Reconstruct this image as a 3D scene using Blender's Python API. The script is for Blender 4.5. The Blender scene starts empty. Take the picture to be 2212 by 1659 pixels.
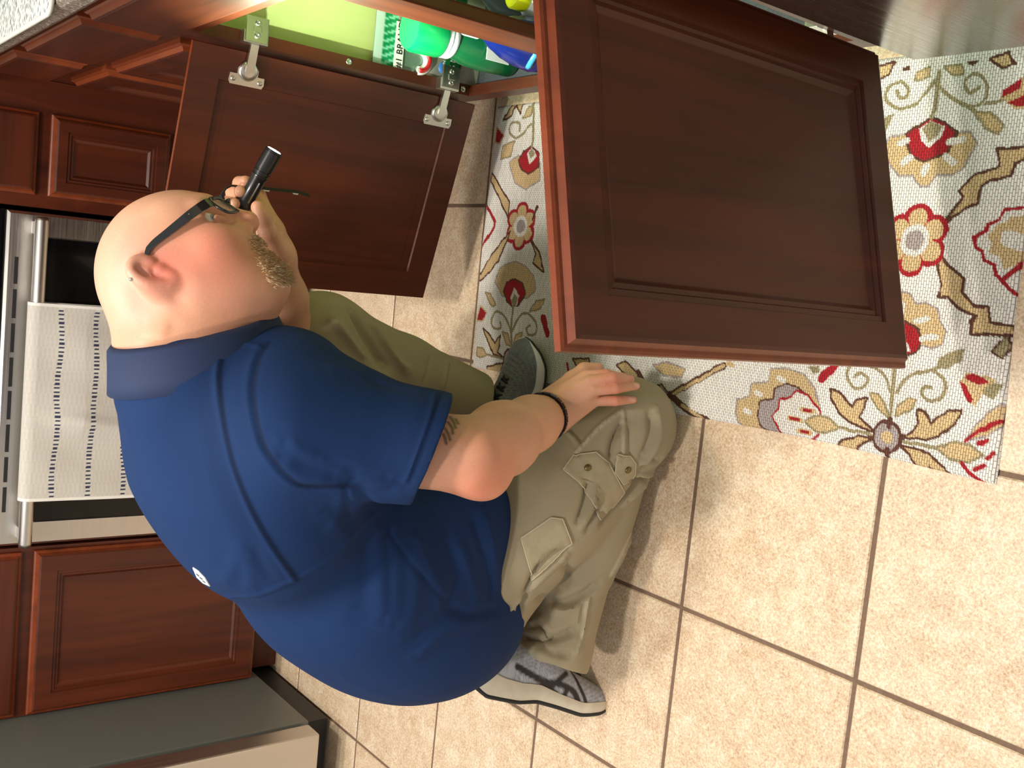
import bpy, bmesh, math, random
import numpy as np
from mathutils import Vector, Matrix
from mathutils.bvhtree import BVHTree
random.seed(7); rng = np.random.default_rng(7)
scene = bpy.context.scene
COL = scene.collection

# ------------------------------------------------------------------ camera
F_PX = 2192.458
PITCH, YAW, ROLL = 0.6627127, -0.1257223, 0.0224436
CAM = np.array([0.50474, -1.42260, 1.25982])
def _axes():
    cp, sp, cy, sy = math.cos(PITCH), math.sin(PITCH), math.cos(YAW), math.sin(YAW)
    fwd = np.array([sy*cp, cy*cp, -sp]); right = np.array([cy, -sy, 0.0]); up = np.cross(right, fwd)
    c, s = math.cos(ROLL), math.sin(ROLL)
    return c*right + s*up, -s*right + c*up, fwd
RIGHT, UP, FWD = _axes()
cam_data = bpy.data.cameras.new('camera'); cam = bpy.data.objects.new('camera', cam_data); COL.objects.link(cam)
cam_data.sensor_fit = 'HORIZONTAL'; cam_data.sensor_width = 36.0; cam_data.lens = 36.0*F_PX/2212.0
cam_data.clip_start = 0.02; cam_data.clip_end = 50
# the photograph is stored lying on its side: the top of the room is at its left edge
M = Matrix.Identity(4)
for i in range(3):
    M[i][0] = -UP[i]; M[i][1] = RIGHT[i]; M[i][2] = -FWD[i]; M[i][3] = CAM[i]
cam.matrix_world = M
scene.camera = cam
# ------------------------------------------------------------------ light
world = bpy.data.worlds.new('world'); scene.world = world; world.use_nodes = True
world.node_tree.nodes['Background'].inputs[0].default_value = (1.0, 0.97, 0.93, 1)
world.node_tree.nodes['Background'].inputs[1].default_value = 0.44
def area(name, loc, size, power, col=(1, .92, .82)):
    l = bpy.data.lights.new(name, 'AREA'); l.shape = 'DISK'; l.size = size; l.energy = power; l.color = col
    o = bpy.data.objects.new(name, l); o.location = loc; COL.objects.link(o); return o
area('ceiling_lamp', (-0.15, 0.25, 2.42), .22, 20)
area('ceiling_lamp', (-0.55, -0.80, 2.42), .22, 20)
area('ceiling_lamp', (0.50, -0.38, 2.42), .22, 25)
area('ceiling_lamp', (0.2, -2.6, 2.42), .3, 4)
scene.view_settings.view_transform = 'Standard'; scene.view_settings.look = 'None'
scene.view_settings.exposure = 0.25; scene.view_settings.gamma = 1.0
scene.view_settings.use_curve_mapping = False

# ------------------------------------------------------------------ measuring helpers
def ray(px, py):
    u, v = 1659.0-px_y(py), px
    d = (u-829.5)/F_PX*RIGHT - (v-1106.0)/F_PX*UP + FWD
    return d
def px_y(y): return y
def at(px, py, ax, val):
    d = ray(px, py); t = (val-CAM[ax])/d[ax]; return CAM+t*d
def atx(px, py, X): return at(px, py, 0, X)
def aty(px, py, Y): return at(px, py, 1, Y)
def atz(px, py, Z): return at(px, py, 2, Z)

# ------------------------------------------------------------------ materials
def srgb(r, g, b):
    f = lambda c: (c/255/12.92) if c/255 <= .04045 else ((c/255+.055)/1.055)**2.4
    return (f(r), f(g), f(b), 1)
MATS = {}
def new_mat(name):
    m = bpy.data.materials.new(name); m.use_nodes = True; nt = m.node_tree
    b = nt.nodes['Principled BSDF']; MATS[name] = m
    return m, nt, b
def N(nt, typ, **kw):
    n = nt.nodes.new(typ)
    for k, v in kw.items():
        if k.startswith('i_'): n.inputs[k[2:].replace('_', ' ')].default_value = v
        elif isinstance(k, str): setattr(n, k, v)
    return n
def ramp(nt, stops, fac):
    r = nt.nodes.new('ShaderNodeValToRGB'); els = r.color_ramp.elements
    while len(els) < len(stops): els.new(.5)
    for e, (p, c) in zip(els, stops): e.position = p; e.color = c
    nt.links.new(fac, r.inputs[0]); return r.outputs[0]
def coords(nt, scale=(1, 1, 1), kind='Object', rot=(0, 0, 0)):
    t = nt.nodes.new('ShaderNodeTexCoord'); mp = nt.nodes.new('ShaderNodeMapping')
    mp.inputs['Scale'].default_value = scale; mp.inputs['Rotation'].default_value = rot
    nt.links.new(t.outputs[kind], mp.inputs[0]); return mp.outputs[0]
def worldpos(nt, scale=(1, 1, 1)):
    g = nt.nodes.new('ShaderNodeNewGeometry'); mp = nt.nodes.new('ShaderNodeMapping')
    mp.inputs['Scale'].default_value = scale; nt.links.new(g.outputs['Position'], mp.inputs[0]); return mp.outputs[0]
def noise(nt, vec, scale, detail=3, rough=.55, dist=0):
    n = nt.nodes.new('ShaderNodeTexNoise'); n.inputs['Scale'].default_value = scale; n.inputs['Detail'].default_value = detail
    n.inputs['Roughness'].default_value = rough; n.inputs['Distortion'].default_value = dist
    nt.links.new(vec, n.inputs['Vector']); return n.outputs[0]
def bump(nt, b, h, strength=.3, dist=.002):
    n = nt.nodes.new('ShaderNodeBump'); n.inputs['Strength'].default_value = strength; n.inputs['Distance'].default_value = dist
    nt.links.new(h, n.inputs['Height']); nt.links.new(n.outputs[0], b.inputs['Normal']); return n
def mix(nt, a, b_, fac, mode='MIX'):
    m = nt.nodes.new('ShaderNodeMix'); m.data_type = 'RGBA'; m.blend_type = mode
    for s, val in ((m.inputs[6], a), (m.inputs[7], b_), (m.inputs[0], fac)):
        if isinstance(val, (tuple, list, float, int)): s.default_value = val
        else: nt.links.new(val, s)
    return m.outputs[2]
def plain(name, col, rough=.5, metal=0, coat=0, var=.0, vs=40, spec=.5, bumpv=0):
    m, nt, b = new_mat(name)
    b.inputs['Roughness'].default_value = rough; b.inputs['Metallic'].default_value = metal
    b.inputs['Coat Weight'].default_value = coat; b.inputs['Specular IOR Level'].default_value = spec
    v = coords(nt); nz = noise(nt, v, vs, 4)
    d = tuple(c*(1-var) for c in col[:3])+(1,); l = tuple(min(1, c*(1+var)) for c in col[:3])+(1,)
    nt.links.new(ramp(nt, [(.3, d), (.7, l)], nz), b.inputs['Base Color'])
    if bumpv: bump(nt, b, nz, bumpv, .001)
    return m
def wood(name, dark, light, axis, rough=.38, coat=.10):
    m, nt, b = new_mat(name)
    sc = [22, 22, 22]; sc[axis] = 1.6
    v = worldpos(nt, tuple(sc)); n1 = noise(nt, v, 1.0, 6, .6, .6)
    n2 = noise(nt, worldpos(nt), 3.5, 3)
    c = ramp(nt, [(.25, dark), (.75, light)], n1)
    c2 = mix(nt, c, tuple(x*.62 for x in dark[:3])+(1,), n2, 'MIX')
    m2 = nt.nodes[-1]; 
    nt.links.new(mix(nt, c, c2, .45), b.inputs['Base Color'])
    b.inputs['Roughness'].default_value = rough; b.inputs['Coat Weight'].default_value = coat; b.inputs['Coat Roughness'].default_value = .22
    bump(nt, b, n1, .04, .001); b.inputs['Specular IOR Level'].default_value = .35
    return m
WD, WL = srgb(58, 25, 14), srgb(102, 45, 24)
wood('cherry_x', WD, WL, 0); wood('cherry_y', WD, WL, 1); wood('cherry_z', WD, WL, 2)
wood('cherry_lit_edge', srgb(96, 42, 20), srgb(140, 64, 30), 1)  # edge wood painted lighter orange in place of overhead light caught there
wood('interior_maple', srgb(196, 204, 130), srgb(212, 218, 150), 2, .5, 0)
def steel(name, axis, col=(.62, .60, .57, 1), rough=.32):
    m, nt, b = new_mat(name)
    sc = [420, 420, 420]; sc[axis] = 5
    nz = noise(nt, worldpos(nt, tuple(sc)), 1.0, 3)
    b.inputs['Base Color'].default_value = col; b.inputs['Metallic'].default_value = 1
    nt.links.new(ramp(nt, [(.2, (rough-.07,)*3+(1,)), (.8, (rough+.1,)*3+(1,))], nz), b.inputs['Roughness'])
    bump(nt, b, nz, .05, .0005); return m
steel('steel_x', 0); steel('steel_z', 2); steel('steel_dw', 2, (.52, .50, .48, 1), .22)
plain('chrome', (.75, .75, .73, 1), .18, 1); plain('nickel', (.66, .65, .60, 1), .3, 1, var=.05)
plain('black_gloss', (.005, .005, .006, 1), .1, 0, .1, spec=.25); plain('black_matte', (.012, .012, .013, 1), .5)
plain('fridge_side', srgb(98, 101, 96), .42, 0, 0, .05, 200); plain('gasket', (.012, .011, .011, 1), .6)
plain('wall_paint', srgb(205, 196, 178), .8, var=.03)
plain('grout', srgb(116, 94, 78), .9, var=.12, vs=160)
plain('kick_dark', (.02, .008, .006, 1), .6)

def tile_mat():
    m, nt, b = new_mat('floor_tile')
    oi = nt.nodes.new('ShaderNodeObjectInfo'); g = nt.nodes.new('ShaderNodeNewGeometry')
    add = nt.nodes.new('ShaderNodeVectorMath'); add.operation = 'MULTIPLY_ADD'
    comb = nt.nodes.new('ShaderNodeCombineXYZ')
    for s in range(3): nt.links.new(oi.outputs['Random'], comb.inputs[s])
    nt.links.new(comb.outputs[0], add.inputs[0]); add.inputs[1].default_value = (13, 7, 5)
    nt.links.new(g.outputs['Position'], add.inputs[2])
    big = noise(nt, add.outputs[0], 9, 4, .6); mid = noise(nt, add.outputs[0], 34, 4, .65); fine = noise(nt, add.outputs[0], 260, 3, .7, .6)
    c1 = ramp(nt, [(.36, srgb(192, 158, 124)), (.5, srgb(209, 183, 151)), (.64, srgb(224, 206, 178))], big)
    c2 = ramp(nt, [(.36, srgb(182, 146, 116)), (.5, srgb(207, 181, 150)), (.62, srgb(234, 221, 198))], mid)
    c3 = ramp(nt, [(.33, srgb(150, 118, 92)), (.47, srgb(207, 181, 150)), (.62, srgb(242, 230, 206))], fine)
    c = mix(nt, c1, c2, .5); c = mix(nt, c, c3, .5)
    nt.links.new(c, b.inputs['Base Color']); b.inputs['Roughness'].default_value = .45
    bump(nt, b, fine, .12, .001)
tile_mat()
def granite():
    m, nt, b = new_mat('granite')
    v = worldpos(nt, (45, 130, 130)); n1 = noise(nt, v, 1.3, 5, .7, 1.2); 
    c = ramp(nt, [(.3, srgb(58, 50, 44)), (.46, srgb(116, 106, 96)), (.58, srgb(160, 152, 142)), (.74, srgb(222, 218, 210))], n1)
    nt.links.new(c, b.inputs['Base Color']); b.inputs['Roughness'].default_value = .25
granite()
def attr_mat(name, rough=.6, bump_scale=0, bump_strength=.2, sheen=0, sss=0, coat=0, noise_amt=0, noise_scale=300):
    m, nt, b = new_mat(name)
    a = nt.nodes.new('ShaderNodeVertexColor'); a.layer_name = 'Col'
    out = a.outputs[0]
    if noise_amt:
        nz = noise(nt, worldpos(nt), noise_scale, 4)
        out = mix(nt, out, ramp(nt, [(.3, (1-noise_amt,)*3+(1,)), (.7, (1,)*3+(1,))], nz), 1.0, 'MULTIPLY')
    nt.links.new(out, b.inputs['Base Color'])
    b.inputs['Roughness'].default_value = rough; b.inputs['Coat Weight'].default_value = coat
    if sheen: b.inputs['Sheen Weight'].default_value = sheen
    if sss:
        b.inputs['Subsurface Weight'].default_value = sss; b.inputs['Subsurface Radius'].default_value = (1, .35, .2); b.inputs['Subsurface Scale'].default_value = .006
    if bump_scale: bump(nt, b, noise(nt, worldpos(nt), bump_scale, 3), bump_strength, .001)
    return m, nt, b

# ------------------------------------------------------------------ mesh helpers
class MB:
    def __init__(s): s.v = []; s.f = []; s.sm = []
    def add(s, vs, fs, smooth=False):
        o = len(s.v); s.v += [tuple(map(float, p)) for p in vs]; s.f += [tuple(i+o for i in f) for f in fs]; s.sm += [smooth]*len(fs); return s
    def box(s, lo, hi, bev=0.0):
        lo = np.array(lo, float); hi = np.array(hi, float)
        if bev <= 0:
            p = [(x, y, z) for x in (lo[0], hi[0]) for y in (lo[1], hi[1]) for z in (lo[2], hi[2])]
            return s.add(p, [(0, 1, 3, 2), (4, 6, 7, 5), (0, 4, 5, 1), (2, 3, 7, 6), (0, 2, 6, 4), (1, 5, 7, 3)])
        bm = bmesh.new(); bmesh.ops.create_cube(bm, size=1)
        for q in bm.verts: q.co = Vector(tuple((lo+hi)/2 + np.array(q.co)*(hi-lo)))
        bmesh.ops.bevel(bm, geom=list(bm.edges), offset=bev, segments=2, affect='EDGES', profile=.7)
        bm.verts.index_update(); s.add([q.co for q in bm.verts], [[q.index for q in f.verts] for f in bm.faces]); bm.free(); return s
    def tube(s, pts, r, n=8, closed=False, caps=True):
        pts = [np.array(p, float) for p in pts]; m = len(pts); rr = r if hasattr(r, '__len__') else [r]*m
        ref = np.array([.13, .27, .95]); rings = []; prev = None
        for i in range(m):
            a = pts[i-1] if (i > 0 or closed) else pts[i]; c = pts[(i+1) % m] if (i < m-1 or closed) else pts[i]
            t = c-a; t /= (np.linalg.norm(t)+1e-12)
            if prev is None:
                x = np.cross(t, ref)
                if np.linalg.norm(x) < 1e-3: x = np.cross(t, (1, 0, 0))
            else: x = prev-t*np.dot(prev, t)
            x /= np.linalg.norm(x)+1e-12; prev = x; y = np.cross(t, x)
            rings.append([pts[i]+rr[i]*(math.cos(2*math.pi*k/n)*x+math.sin(2*math.pi*k/n)*y) for k in range(n)])
        vs = [p for ring in rings for p in ring]; fs = []
        for i in range(m if closed else m-1):
            j = (i+1) % m
            for k in range(n): fs.append((i*n+k, i*n+(k+1) % n, j*n+(k+1) % n, j*n+k))
        if caps and not closed: fs += [tuple(range(n))[::-1], tuple((m-1)*n+k for k in range(n))]
        return s.add(vs, fs, True)
    def lathe(s, prof, origin, axis, n=24, smooth=True):
        ax = np.array(axis, float); ax /= np.linalg.norm(ax); o = np.array(origin, float)
        x = np.cross(ax, (0.2, .9, .1)); x /= np.linalg.norm(x); y = np.cross(ax, x)
        vs = [o+h*ax+r*(math.cos(2*math.pi*k/n)*x+math.sin(2*math.pi*k/n)*y) for r, h in prof for k in range(n)]
        fs = [(i*n+k, i*n+(k+1) % n, (i+1)*n+(k+1) % n, (i+1)*n+k) for i in range(len(prof)-1) for k in range(n)]
        fs += [tuple(range(n))[::-1], tuple((len(prof)-1)*n+k for k in range(n))]
        return s.add(vs, fs, smooth)
    def prism(s, poly, d):      # polygon (3d points) extruded by vector d
        n = len(poly); d = np.array(d, float); vs = [np.array(p, float) for p in poly]; vs += [p+d for p in vs]
        fs = [tuple(range(n))[::-1], tuple(range(n, 2*n))]+[(i, (i+1) % n, n+(i+1) % n, n+i) for i in range(n)]
        return s.add(vs, fs)
    def xf(s, Rm, T):
        Rm = np.array(Rm); T = np.array(T); s.v = [tuple(Rm@np.array(p)+T) for p in s.v]; return s
    def build(s, name, mat, parent=None, autosmooth=False, cols=None):
        o = np.zeros(3) if parent is None else np.array(parent.matrix_world.translation if parent.parent is None else WLOC[parent.name])
        me = bpy.data.meshes.new(name); me.from_pydata([tuple(np.array(p)-o) for p in s.v], [], s.f)
        bm = bmesh.new(); bm.from_mesh(me); bmesh.ops.recalc_face_normals(bm, faces=bm.faces); bm.to_mesh(me); bm.free()
        me.polygons.foreach_set('use_smooth', s.sm if len(s.sm) == len(me.polygons) else [True]*len(me.polygons))
        if mat: me.materials.append(MATS[mat])
        ob = bpy.data.objects.new(name, me); COL.objects.link(ob)
        if parent is not None: ob.parent = parent; WLOC[ob.name] = tuple(o)
        if autosmooth: me.set_sharp_from_angle(angle=math.radians(autosmooth))
        return ob
WLOC = {}
def tag(o, label=None, cat=None, group=None, kind=None):
    if label: o['label'] = label
    if cat: o['category'] = cat
    if group: o['group'] = group
    if kind: o['kind'] = kind
    return o
def thing(name, loc, label, cat, group=None):
    o = bpy.data.objects.new(name, None); COL.objects.link(o); o.location = loc; o.empty_display_size = .05
    o.matrix_world = Matrix.Translation(Vector(tuple(loc)))
    return tag(o, label, cat, group)
def struct(name): 
    o = bpy.data.objects.new(name, None); COL.objects.link(o); return tag(o, kind='structure')
def recenter(o):
    return o
# ================================================================== setting
TS = .33; G = .0035
fl = MB().box((-2.6, -3.0, -.03), (1.6, 1.75, -.0025)).build('floor', 'grout'); tag(fl, kind='structure')
def tile_mesh():
    h = TS/2-G; b = .002; mb = MB()
    lo, hi = -h, h
    ring = lambda i, z: [(lo+i, lo+i, z), (hi-i, lo+i, z), (hi-i, hi-i, z), (lo+i, hi-i, z)]
    vs = ring(0, -.008)+ring(0, -.002)+ring(b, 0)
    fs = [(8, 9, 10, 11)]
    for k in range(2):
        for i in range(4): fs.append((k*4+i, k*4+(i+1) % 4, k*4+4+(i+1) % 4, k*4+4+i))
    mb.add(vs, fs); return mb
t0 = tile_mesh().build('tile', 'floor_tile', fl)
first = True
for i in range(-7, 5):
    for j in range(-8, 5):
        o = t0 if first else t0.copy()
        if not first: COL.objects.link(o); o.parent = fl
        first = False
        o.location = ((i+.5)*TS, (j+.5)*TS, random.uniform(-.0004, .0004))
XF, YF = .85, 1.075        # face-frame planes of the right run and of the back run
XD, YD = .830, 1.056       # their door faces
tag(MB().box((-2.6, 1.70, -.02), (1.6, 1.80, 2.45)).build('wall_back', 'wall_paint'), kind='structure')
tag(MB().box((1.50, -3.0, -.02), (1.60, 1.70, 2.45)).build('wall_right', 'wall_paint'), kind='structure')

# ------------------------------------------------------------------ cabinet fronts
# profile rings: (inset from the edge, height above the back)
def front_rings(t, rail, mould=True):
    r = [(0, 0), (0, t*.42), (.003, t*.52), (.006, t*.56), (.010, t*.92), (.014, t)]
    if mould: r += [(rail, t), (rail+.001, t-.003), (rail+.007, t-.0025), (rail+.009, t-.006), (rail+.014, t-.0055), (rail+.019, t-.0095), (rail+.022, t-.0105)]
    return r
def rect_loops(rings, w, h):
    vs = []
    for i, z in rings: vs += [(i, z, i), (w-i, z, i), (w-i, z, h-i), (i, z, h-i)]
    fs = [(k*4+i, k*4+(i+1) % 4, k*4+4+(i+1) % 4, k*4+4+i) for k in range(len(rings)-1) for i in range(4)]
    return vs, fs
def cabinet_front(name, w, h, T, xdir, ndir, parent, rail=.052, mould=True, t=.02, back=True, mat='cherry_z', split=True):
    """front in plane spanned by xdir and z, facing ndir; T = lower corner of its back; returns object (frame) with a panel child"""
    xd = np.array(xdir, float); nd = np.array(ndir, float); Rm = np.array([xd, nd, (0, 0, 1)]).T
    rg = front_rings(t, rail, mould); mb = MB(); vs, fs = rect_loops(rg, w, h); mb.add(vs, fs)
    n = len(rg)-1
    if not (mould and split): mb.f.append((n*4, n*4+1, n*4+2, n*4+3)); mb.sm.append(False)
    if back and mould and split:
        rb = [(0, 0), (rail, 0), (rail+.0015, .004), (rail+.0225, .0046)]; vs, fs = rect_loops(rb, w, h); mb.add(vs, fs)
    else:
        mb.f.append((0, 1, 2, 3)); mb.sm.append(False)
    mb.xf(Rm, T); fr = mb.build(name, mat, parent)
    fr.data.materials.append(MATS['cherry_lit_edge'])
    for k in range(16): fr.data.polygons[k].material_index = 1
    if mould and split:
        i = rg[-1][0]-.002; p = MB().box((i, .0042, i), (w-i, rg[-1][1]+.0006, h-i)).xf(Rm, T).build('panel', 'cherry_z', fr)
    return fr

# ------------------------------------------------------------------ sink cabinet (right run)
cab = thing('sink_cabinet', (XF, -.22, 0), 'dark cherry sink base cabinet with both doors standing open', 'cabinet')
Y0, Y1 = -.685, .2855; ZB, ZT = .105, .872
def part(name, mat, parent, *boxes, bev=0):
    mb = MB()
    for lo, hi in boxes: mb.box(lo, hi, bev)
    return mb.build(name, mat, parent)
part('side_panel', 'interior_maple', cab, ((XF+.02, Y1-.035, ZB), (1.44, Y1-.017, ZT)))
part('side_panel', 'interior_maple', cab, ((XF+.02, Y0+.017, ZB), (1.44, Y0+.035, ZT)))
part('back_panel', 'interior_maple', cab, ((1.425, Y0+.035, ZB), (1.44, Y1-.035, ZT)))
part('cabinet_floor', 'interior_maple', cab, ((XF+.02, Y0+.035, ZB), (1.425, Y1-.035, ZB+.016)))
part('stile', 'cherry_z', cab, ((XF, Y1-.062, ZB), (XF+.02, Y1, ZT)))
part('stile', 'cherry_z', cab, ((XF, Y0, ZB), (XF+.02, Y0+.062, ZT)))
part('center_stile', 'cherry_z', cab, ((XF, -.247, ZB+.035), (XF+.021, -.172, .67)), bev=.004)
part('bottom_rail', 'cherry_y', cab, ((XF, Y0+.062, ZB), (XF+.02, Y1-.062, ZB+.035)))
part('top_rail', 'cherry_y', cab, ((XF, Y0+.062, .67), (XF+.02, Y1-.062, .705)), ((XF, Y0+.062, .845), (XF+.02, Y1-.062, ZT)))
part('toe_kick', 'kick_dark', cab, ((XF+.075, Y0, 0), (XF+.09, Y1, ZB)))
cabinet_front('false_drawer_front', .88, .135, (XF, -.648, .705), (0, 1, 0), (-1, 0, 0), cab, mould=False, mat='cherry_y')
# screw / bumper holes on the far stile
def hinge(door, hp, dd, cupdir, n_in):
    """concealed hinge: cup plate on the door, arm and clip on the stile. hp = point on hinge edge of inner door face"""
    z = np.array((0, 0, 1.0)); d = np.array(dd); n = np.array(n_in); mb = MB()
    c = hp+d*.030
    # winged plate with round dome
    def pl(pts, th, off):
        poly = [c+d*a+z*b+n*off for a, b in pts]; mb.prism(poly, n*th)
    pl([(.006, -.030), (.006, -.018), (-.004, -.018), (-.012, -.012), (-.016, 0), (-.012, .012), (-.004, .018), (.006, .018), (.006, .030), (.018, .031), (.024, .028), (.024, -.028), (.018, -.031)], .0022, .0002)
    mb.lathe([(.0165, 0), (.0165, .0035), (.0145, .0055), (.008, .006), (.0001, .006)], c-d*.001+n*.0005, n, 20)
    for sgn in (-1, 1): mb.lathe([(.0042, 0), (.0042, .0014), (.003, .0022), (.0001, .0022)], c+d*.015+z*.0235*sgn+n*.0022, n, 10)
    # arm
    e = np.array((XF-.002, hp[1], hp[2]))
    mb.prism([c+z*-.0075+n*.004, c+z*.0075+n*.004, hp-d*.022+z*.0065+n*.004, hp-d*.022-z*.0065+n*.004], n*.006)
    h = mb.build('hinge', 'nickel', door); tag(h, 'nickel concealed cup hinge')
    return h
def clip(y, z, sgn, par):
    mb = MB(); x = XF
    mb.box((x-.0005, y-.017 if sgn > 0 else y, z-.021), (x+.020, y if sgn > 0 else y+.017, z+.021), .001)
    yy = y-.0175 if sgn > 0 else y+.0175
    mb.box((x+.001, yy-.003, z-.019), (x+.042, yy+.003, z+.019), .0012)
    for dx in (.012, .032): mb.lathe([(.005, 0), (.005, .002), (.002, .0025), (.002, .001), (.0001, .001)], (x+dx, yy-.003*sgn, z), (0, -sgn, 0), 12)
    mb.box((x+.017, yy-.0045, z-.007), (x+.027, yy+.0045, z+.007), .001)
    h = mb.build('hinge_clip', 'nickel', par); return h
DW, DH, DZ = .402, .556, .117
def open_door(hx, hy, dvec, inner):
    d = np.array((dvec[0], dvec[1], 0.0)); d /= np.linalg.norm(d); n_in = np.array(inner, float); n_in -= d*np.dot(n_in, d); n_in /= np.linalg.norm(n_in)
    T = np.array((hx, hy, DZ))
    return cabinet_front('door', DW, DH, T, d, -n_in, cab), d, n_in
fd, fdd, fdn = open_door(.838, .232, (-.388, .125), (-.3, -1, 0))
tag(fd, 'open cupboard door seen from its plain inner side')
nd, ndd, ndn = open_door(.836, -.632, (-.384, -.100), (-.2, 1, 0))
tag(nd, 'open cupboard door seen from its moulded outer side')
for zz in (.575, .192):
    hinge(fd, np.array((.838, .232, zz)), fdd, None, fdn); clip(.223, zz+.004, 1, cab)
    hinge(nd, np.array((.836, -.632, zz)), ndd, None, ndn); clip(-.623, zz+.004, -1, cab)
for zz in (.40, .155):
    MB().lathe([(.0055, 0), (.0055, .0015), (.003, .002), (.003, -.001), (.0001, -.001)], (XF+.010, .2225, zz), (0, -1, 0), 14).build('shelf_pin', 'nickel', cab)

# ------------------------------------------------------------------ corner end of the right run
dc = thing('corner_drawer_cabinet', (XF, .62, 0), 'dark cherry base cabinet with drawers between sink cabinet and corner', 'cabinet')
part('carcass', 'cherry_z', dc, ((XF+.0205, .286, ZB), (1.44, 1.06, ZT)))
part('face_frame', 'cherry_z', dc, ((XF, .286, ZB), (XF+.02, .325, ZT)), ((XF, .655, ZB), (XF+.02, .72, ZT)), ((XF, .985, ZB), (XF+.02, 1.0745, ZT)),
     ((XF, .325, .665), (XF+.02, .655, .71)), ((XF, .72, .665), (XF+.02, .985, .71)), ((XF, .325, .845), (XF+.02, .985, ZT)))
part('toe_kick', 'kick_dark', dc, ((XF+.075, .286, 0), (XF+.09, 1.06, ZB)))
cabinet_front('drawer_front', .378, .134, (XF, .262, .708), (0, 1, 0), (-1, 0, 0), dc, mould=False, mat='cherry_y')
cabinet_front('drawer_front', .27, .134, (XF, .700, .708), (0, 1, 0), (-1, 0, 0), dc, mould=False, mat='cherry_y')
cabinet_front('door', .378, .556, (XF, .293, .117), (0, 1, 0), (-1, 0, 0), dc)
cabinet_front('door', .255, .556, (XF, .708, .117), (0, 1, 0), (-1, 0, 0), dc)

# ------------------------------------------------------------------ back run: drawers right of the oven
bd = thing('drawer_cabinet', (.70, YF, 0), 'dark cherry drawer cabinet right of the oven', 'cabinet')
part('carcass', 'cherry_z', bd, ((.566, YF+.02, ZB), (.868, 1.68, ZT)))
part('face_frame', 'cherry_z', bd, ((.566, YF, ZB), (.598, YF+.02, ZT)), ((.775, YF, ZB), (.849, YF+.02, ZT)), ((.598, YF, .675), (.775, YF+.02, .72)), ((.598, YF, .845), (.775, YF+.02, ZT)), ((.598, YF, .40), (.775, YF+.02, .43)), ((.598, YF, ZB), (.775, YF+.02, .13)))
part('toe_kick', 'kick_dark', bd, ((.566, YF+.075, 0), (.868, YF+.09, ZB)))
cabinet_front('drawer_front', .182, .134, (.594, YF, .710), (1, 0, 0), (0, -1, 0), bd, mould=False, mat='cherry_x')
cabinet_front('drawer_front', .182, .268, (.594, YF, .415), (1, 0, 0), (0, -1, 0), bd, rail=.034, split=True)
cabinet_front('drawer_front', .182, .275, (.594, YF, .12), (1, 0, 0), (0, -1, 0), bd, rail=.034, split=True)
# ------------------------------------------------------------------ cabinet left of the oven
lc = thing('door_cabinet', (-.43, YF, 0), 'dark cherry base cabinet between oven and refrigerator', 'cabinet')
part('carcass', 'cherry_z', lc, ((-.637, YF+.02, ZB), (-.222, 1.68, ZT)))
part('face_frame', 'cherry_z', lc, ((-.637, YF, ZB), (-.62, YF+.02, ZT)), ((-.248, YF, ZB), (-.222, YF+.02, ZT)), ((-.62, YF, .66), (-.248, YF+.02, .70)), ((-.62, YF, .84), (-.248, YF+.02, ZT)), ((-.62, YF, ZB), (-.248, YF+.02, .125)))
part('toe_kick', 'cherry_x', lc, ((-.637, YF+.06, .0), (-.222, YF+.075, ZB)))
cabinet_front('door', .402, .568, (-.632, YF, .102), (1, 0, 0), (0, -1, 0), lc, rail=.050)
cabinet_front('drawer_front', .398, .134, (-.630, YF, .697), (1, 0, 0), (0, -1, 0), lc, mould=False, mat='cherry_x')

# ------------------------------------------------------------------ worktops
wt = thing('countertop', (XF+.3, .3, .875), 'speckled grey granite worktop along the sink wall', 'countertop')
mb = MB(); EX = .812
prof = [(EX+.012, .876), (EX+.004, .879), (EX, .887), (EX, .905), (EX+.003, .912), (EX+.010, .9145)]
def slab(mb, prof2, a, b, other):
    pass
n = len(prof); vs = [(x, -2.2, z) for x, z in prof]+[(1.5, -2.2, .9145), (1.5, -2.2, .876)]
vs += [(x, 1.035, z) for x, z in prof]+[(1.5, 1.035, .9145), (1.5, 1.035, .876)]; k = n+2
mb.add(vs, [(i, (i+1) % k, k+(i+1) % k, k+i) for i in range(k)]+[tuple(range(k))[::-1], tuple(range(k, 2*k))])
mb.box((.558, 1.035, .876), (1.5, 1.70, .9145), .004)
mb.build('slab', 'granite', wt)
wt2 = MB().box((-.637, 1.035, .876), (-.214, 1.70, .9145), .004).build('countertop', 'granite'); tag(wt2, 'short granite worktop left of the oven', 'countertop')

# ------------------------------------------------------------------ dishwasher
dw = thing('dishwasher', (XF, -.99, 0), 'stainless steel dishwasher beside the sink cabinet', 'dishwasher')
part('tub', 'black_matte', dw, ((XF+.02, -1.29, .02), (1.42, -.687, .87)))
mb = MB(); 
pr = [(XF+.018, .094), (XF-.012, .094), (XF-.022, .100), (XF-.025, .112), (XF-.027, .42), (XF-.026, .74), (XF-.024, .765), (XF+.018, .765)]
k = len(pr); vs = [(x, -.692, z) for x, z in pr]+[(x, -1.285, z) for x, z in pr]
mb.add(vs, [(i, (i+1) % k, k+(i+1) % k, k+i) for i in range(k)]+[tuple(range(k))[::-1], tuple(range(k, 2*k))]); mb.build('door_panel', 'steel_dw', dw, autosmooth=40)
part('control_strip', 'steel_dw', dw, ((XF-.024, -1.285, .772), (XF+.018, -.692, .865)), bev=.004)
mb = MB(); mb.tube([(XF-.062, -1.24, .80), (XF-.062, -.74, .80)], .010, 12)
for yy in (-1.2, -.78): mb.tube([(XF-.02, yy, .80), (XF-.062, yy, .80)], .006, 8)
mb.build('handle', 'steel_x', dw)
part('toe_panel', 'black_matte', dw, ((XF+.06, -1.285, .002), (XF+.075, -.692, .09)))

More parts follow.
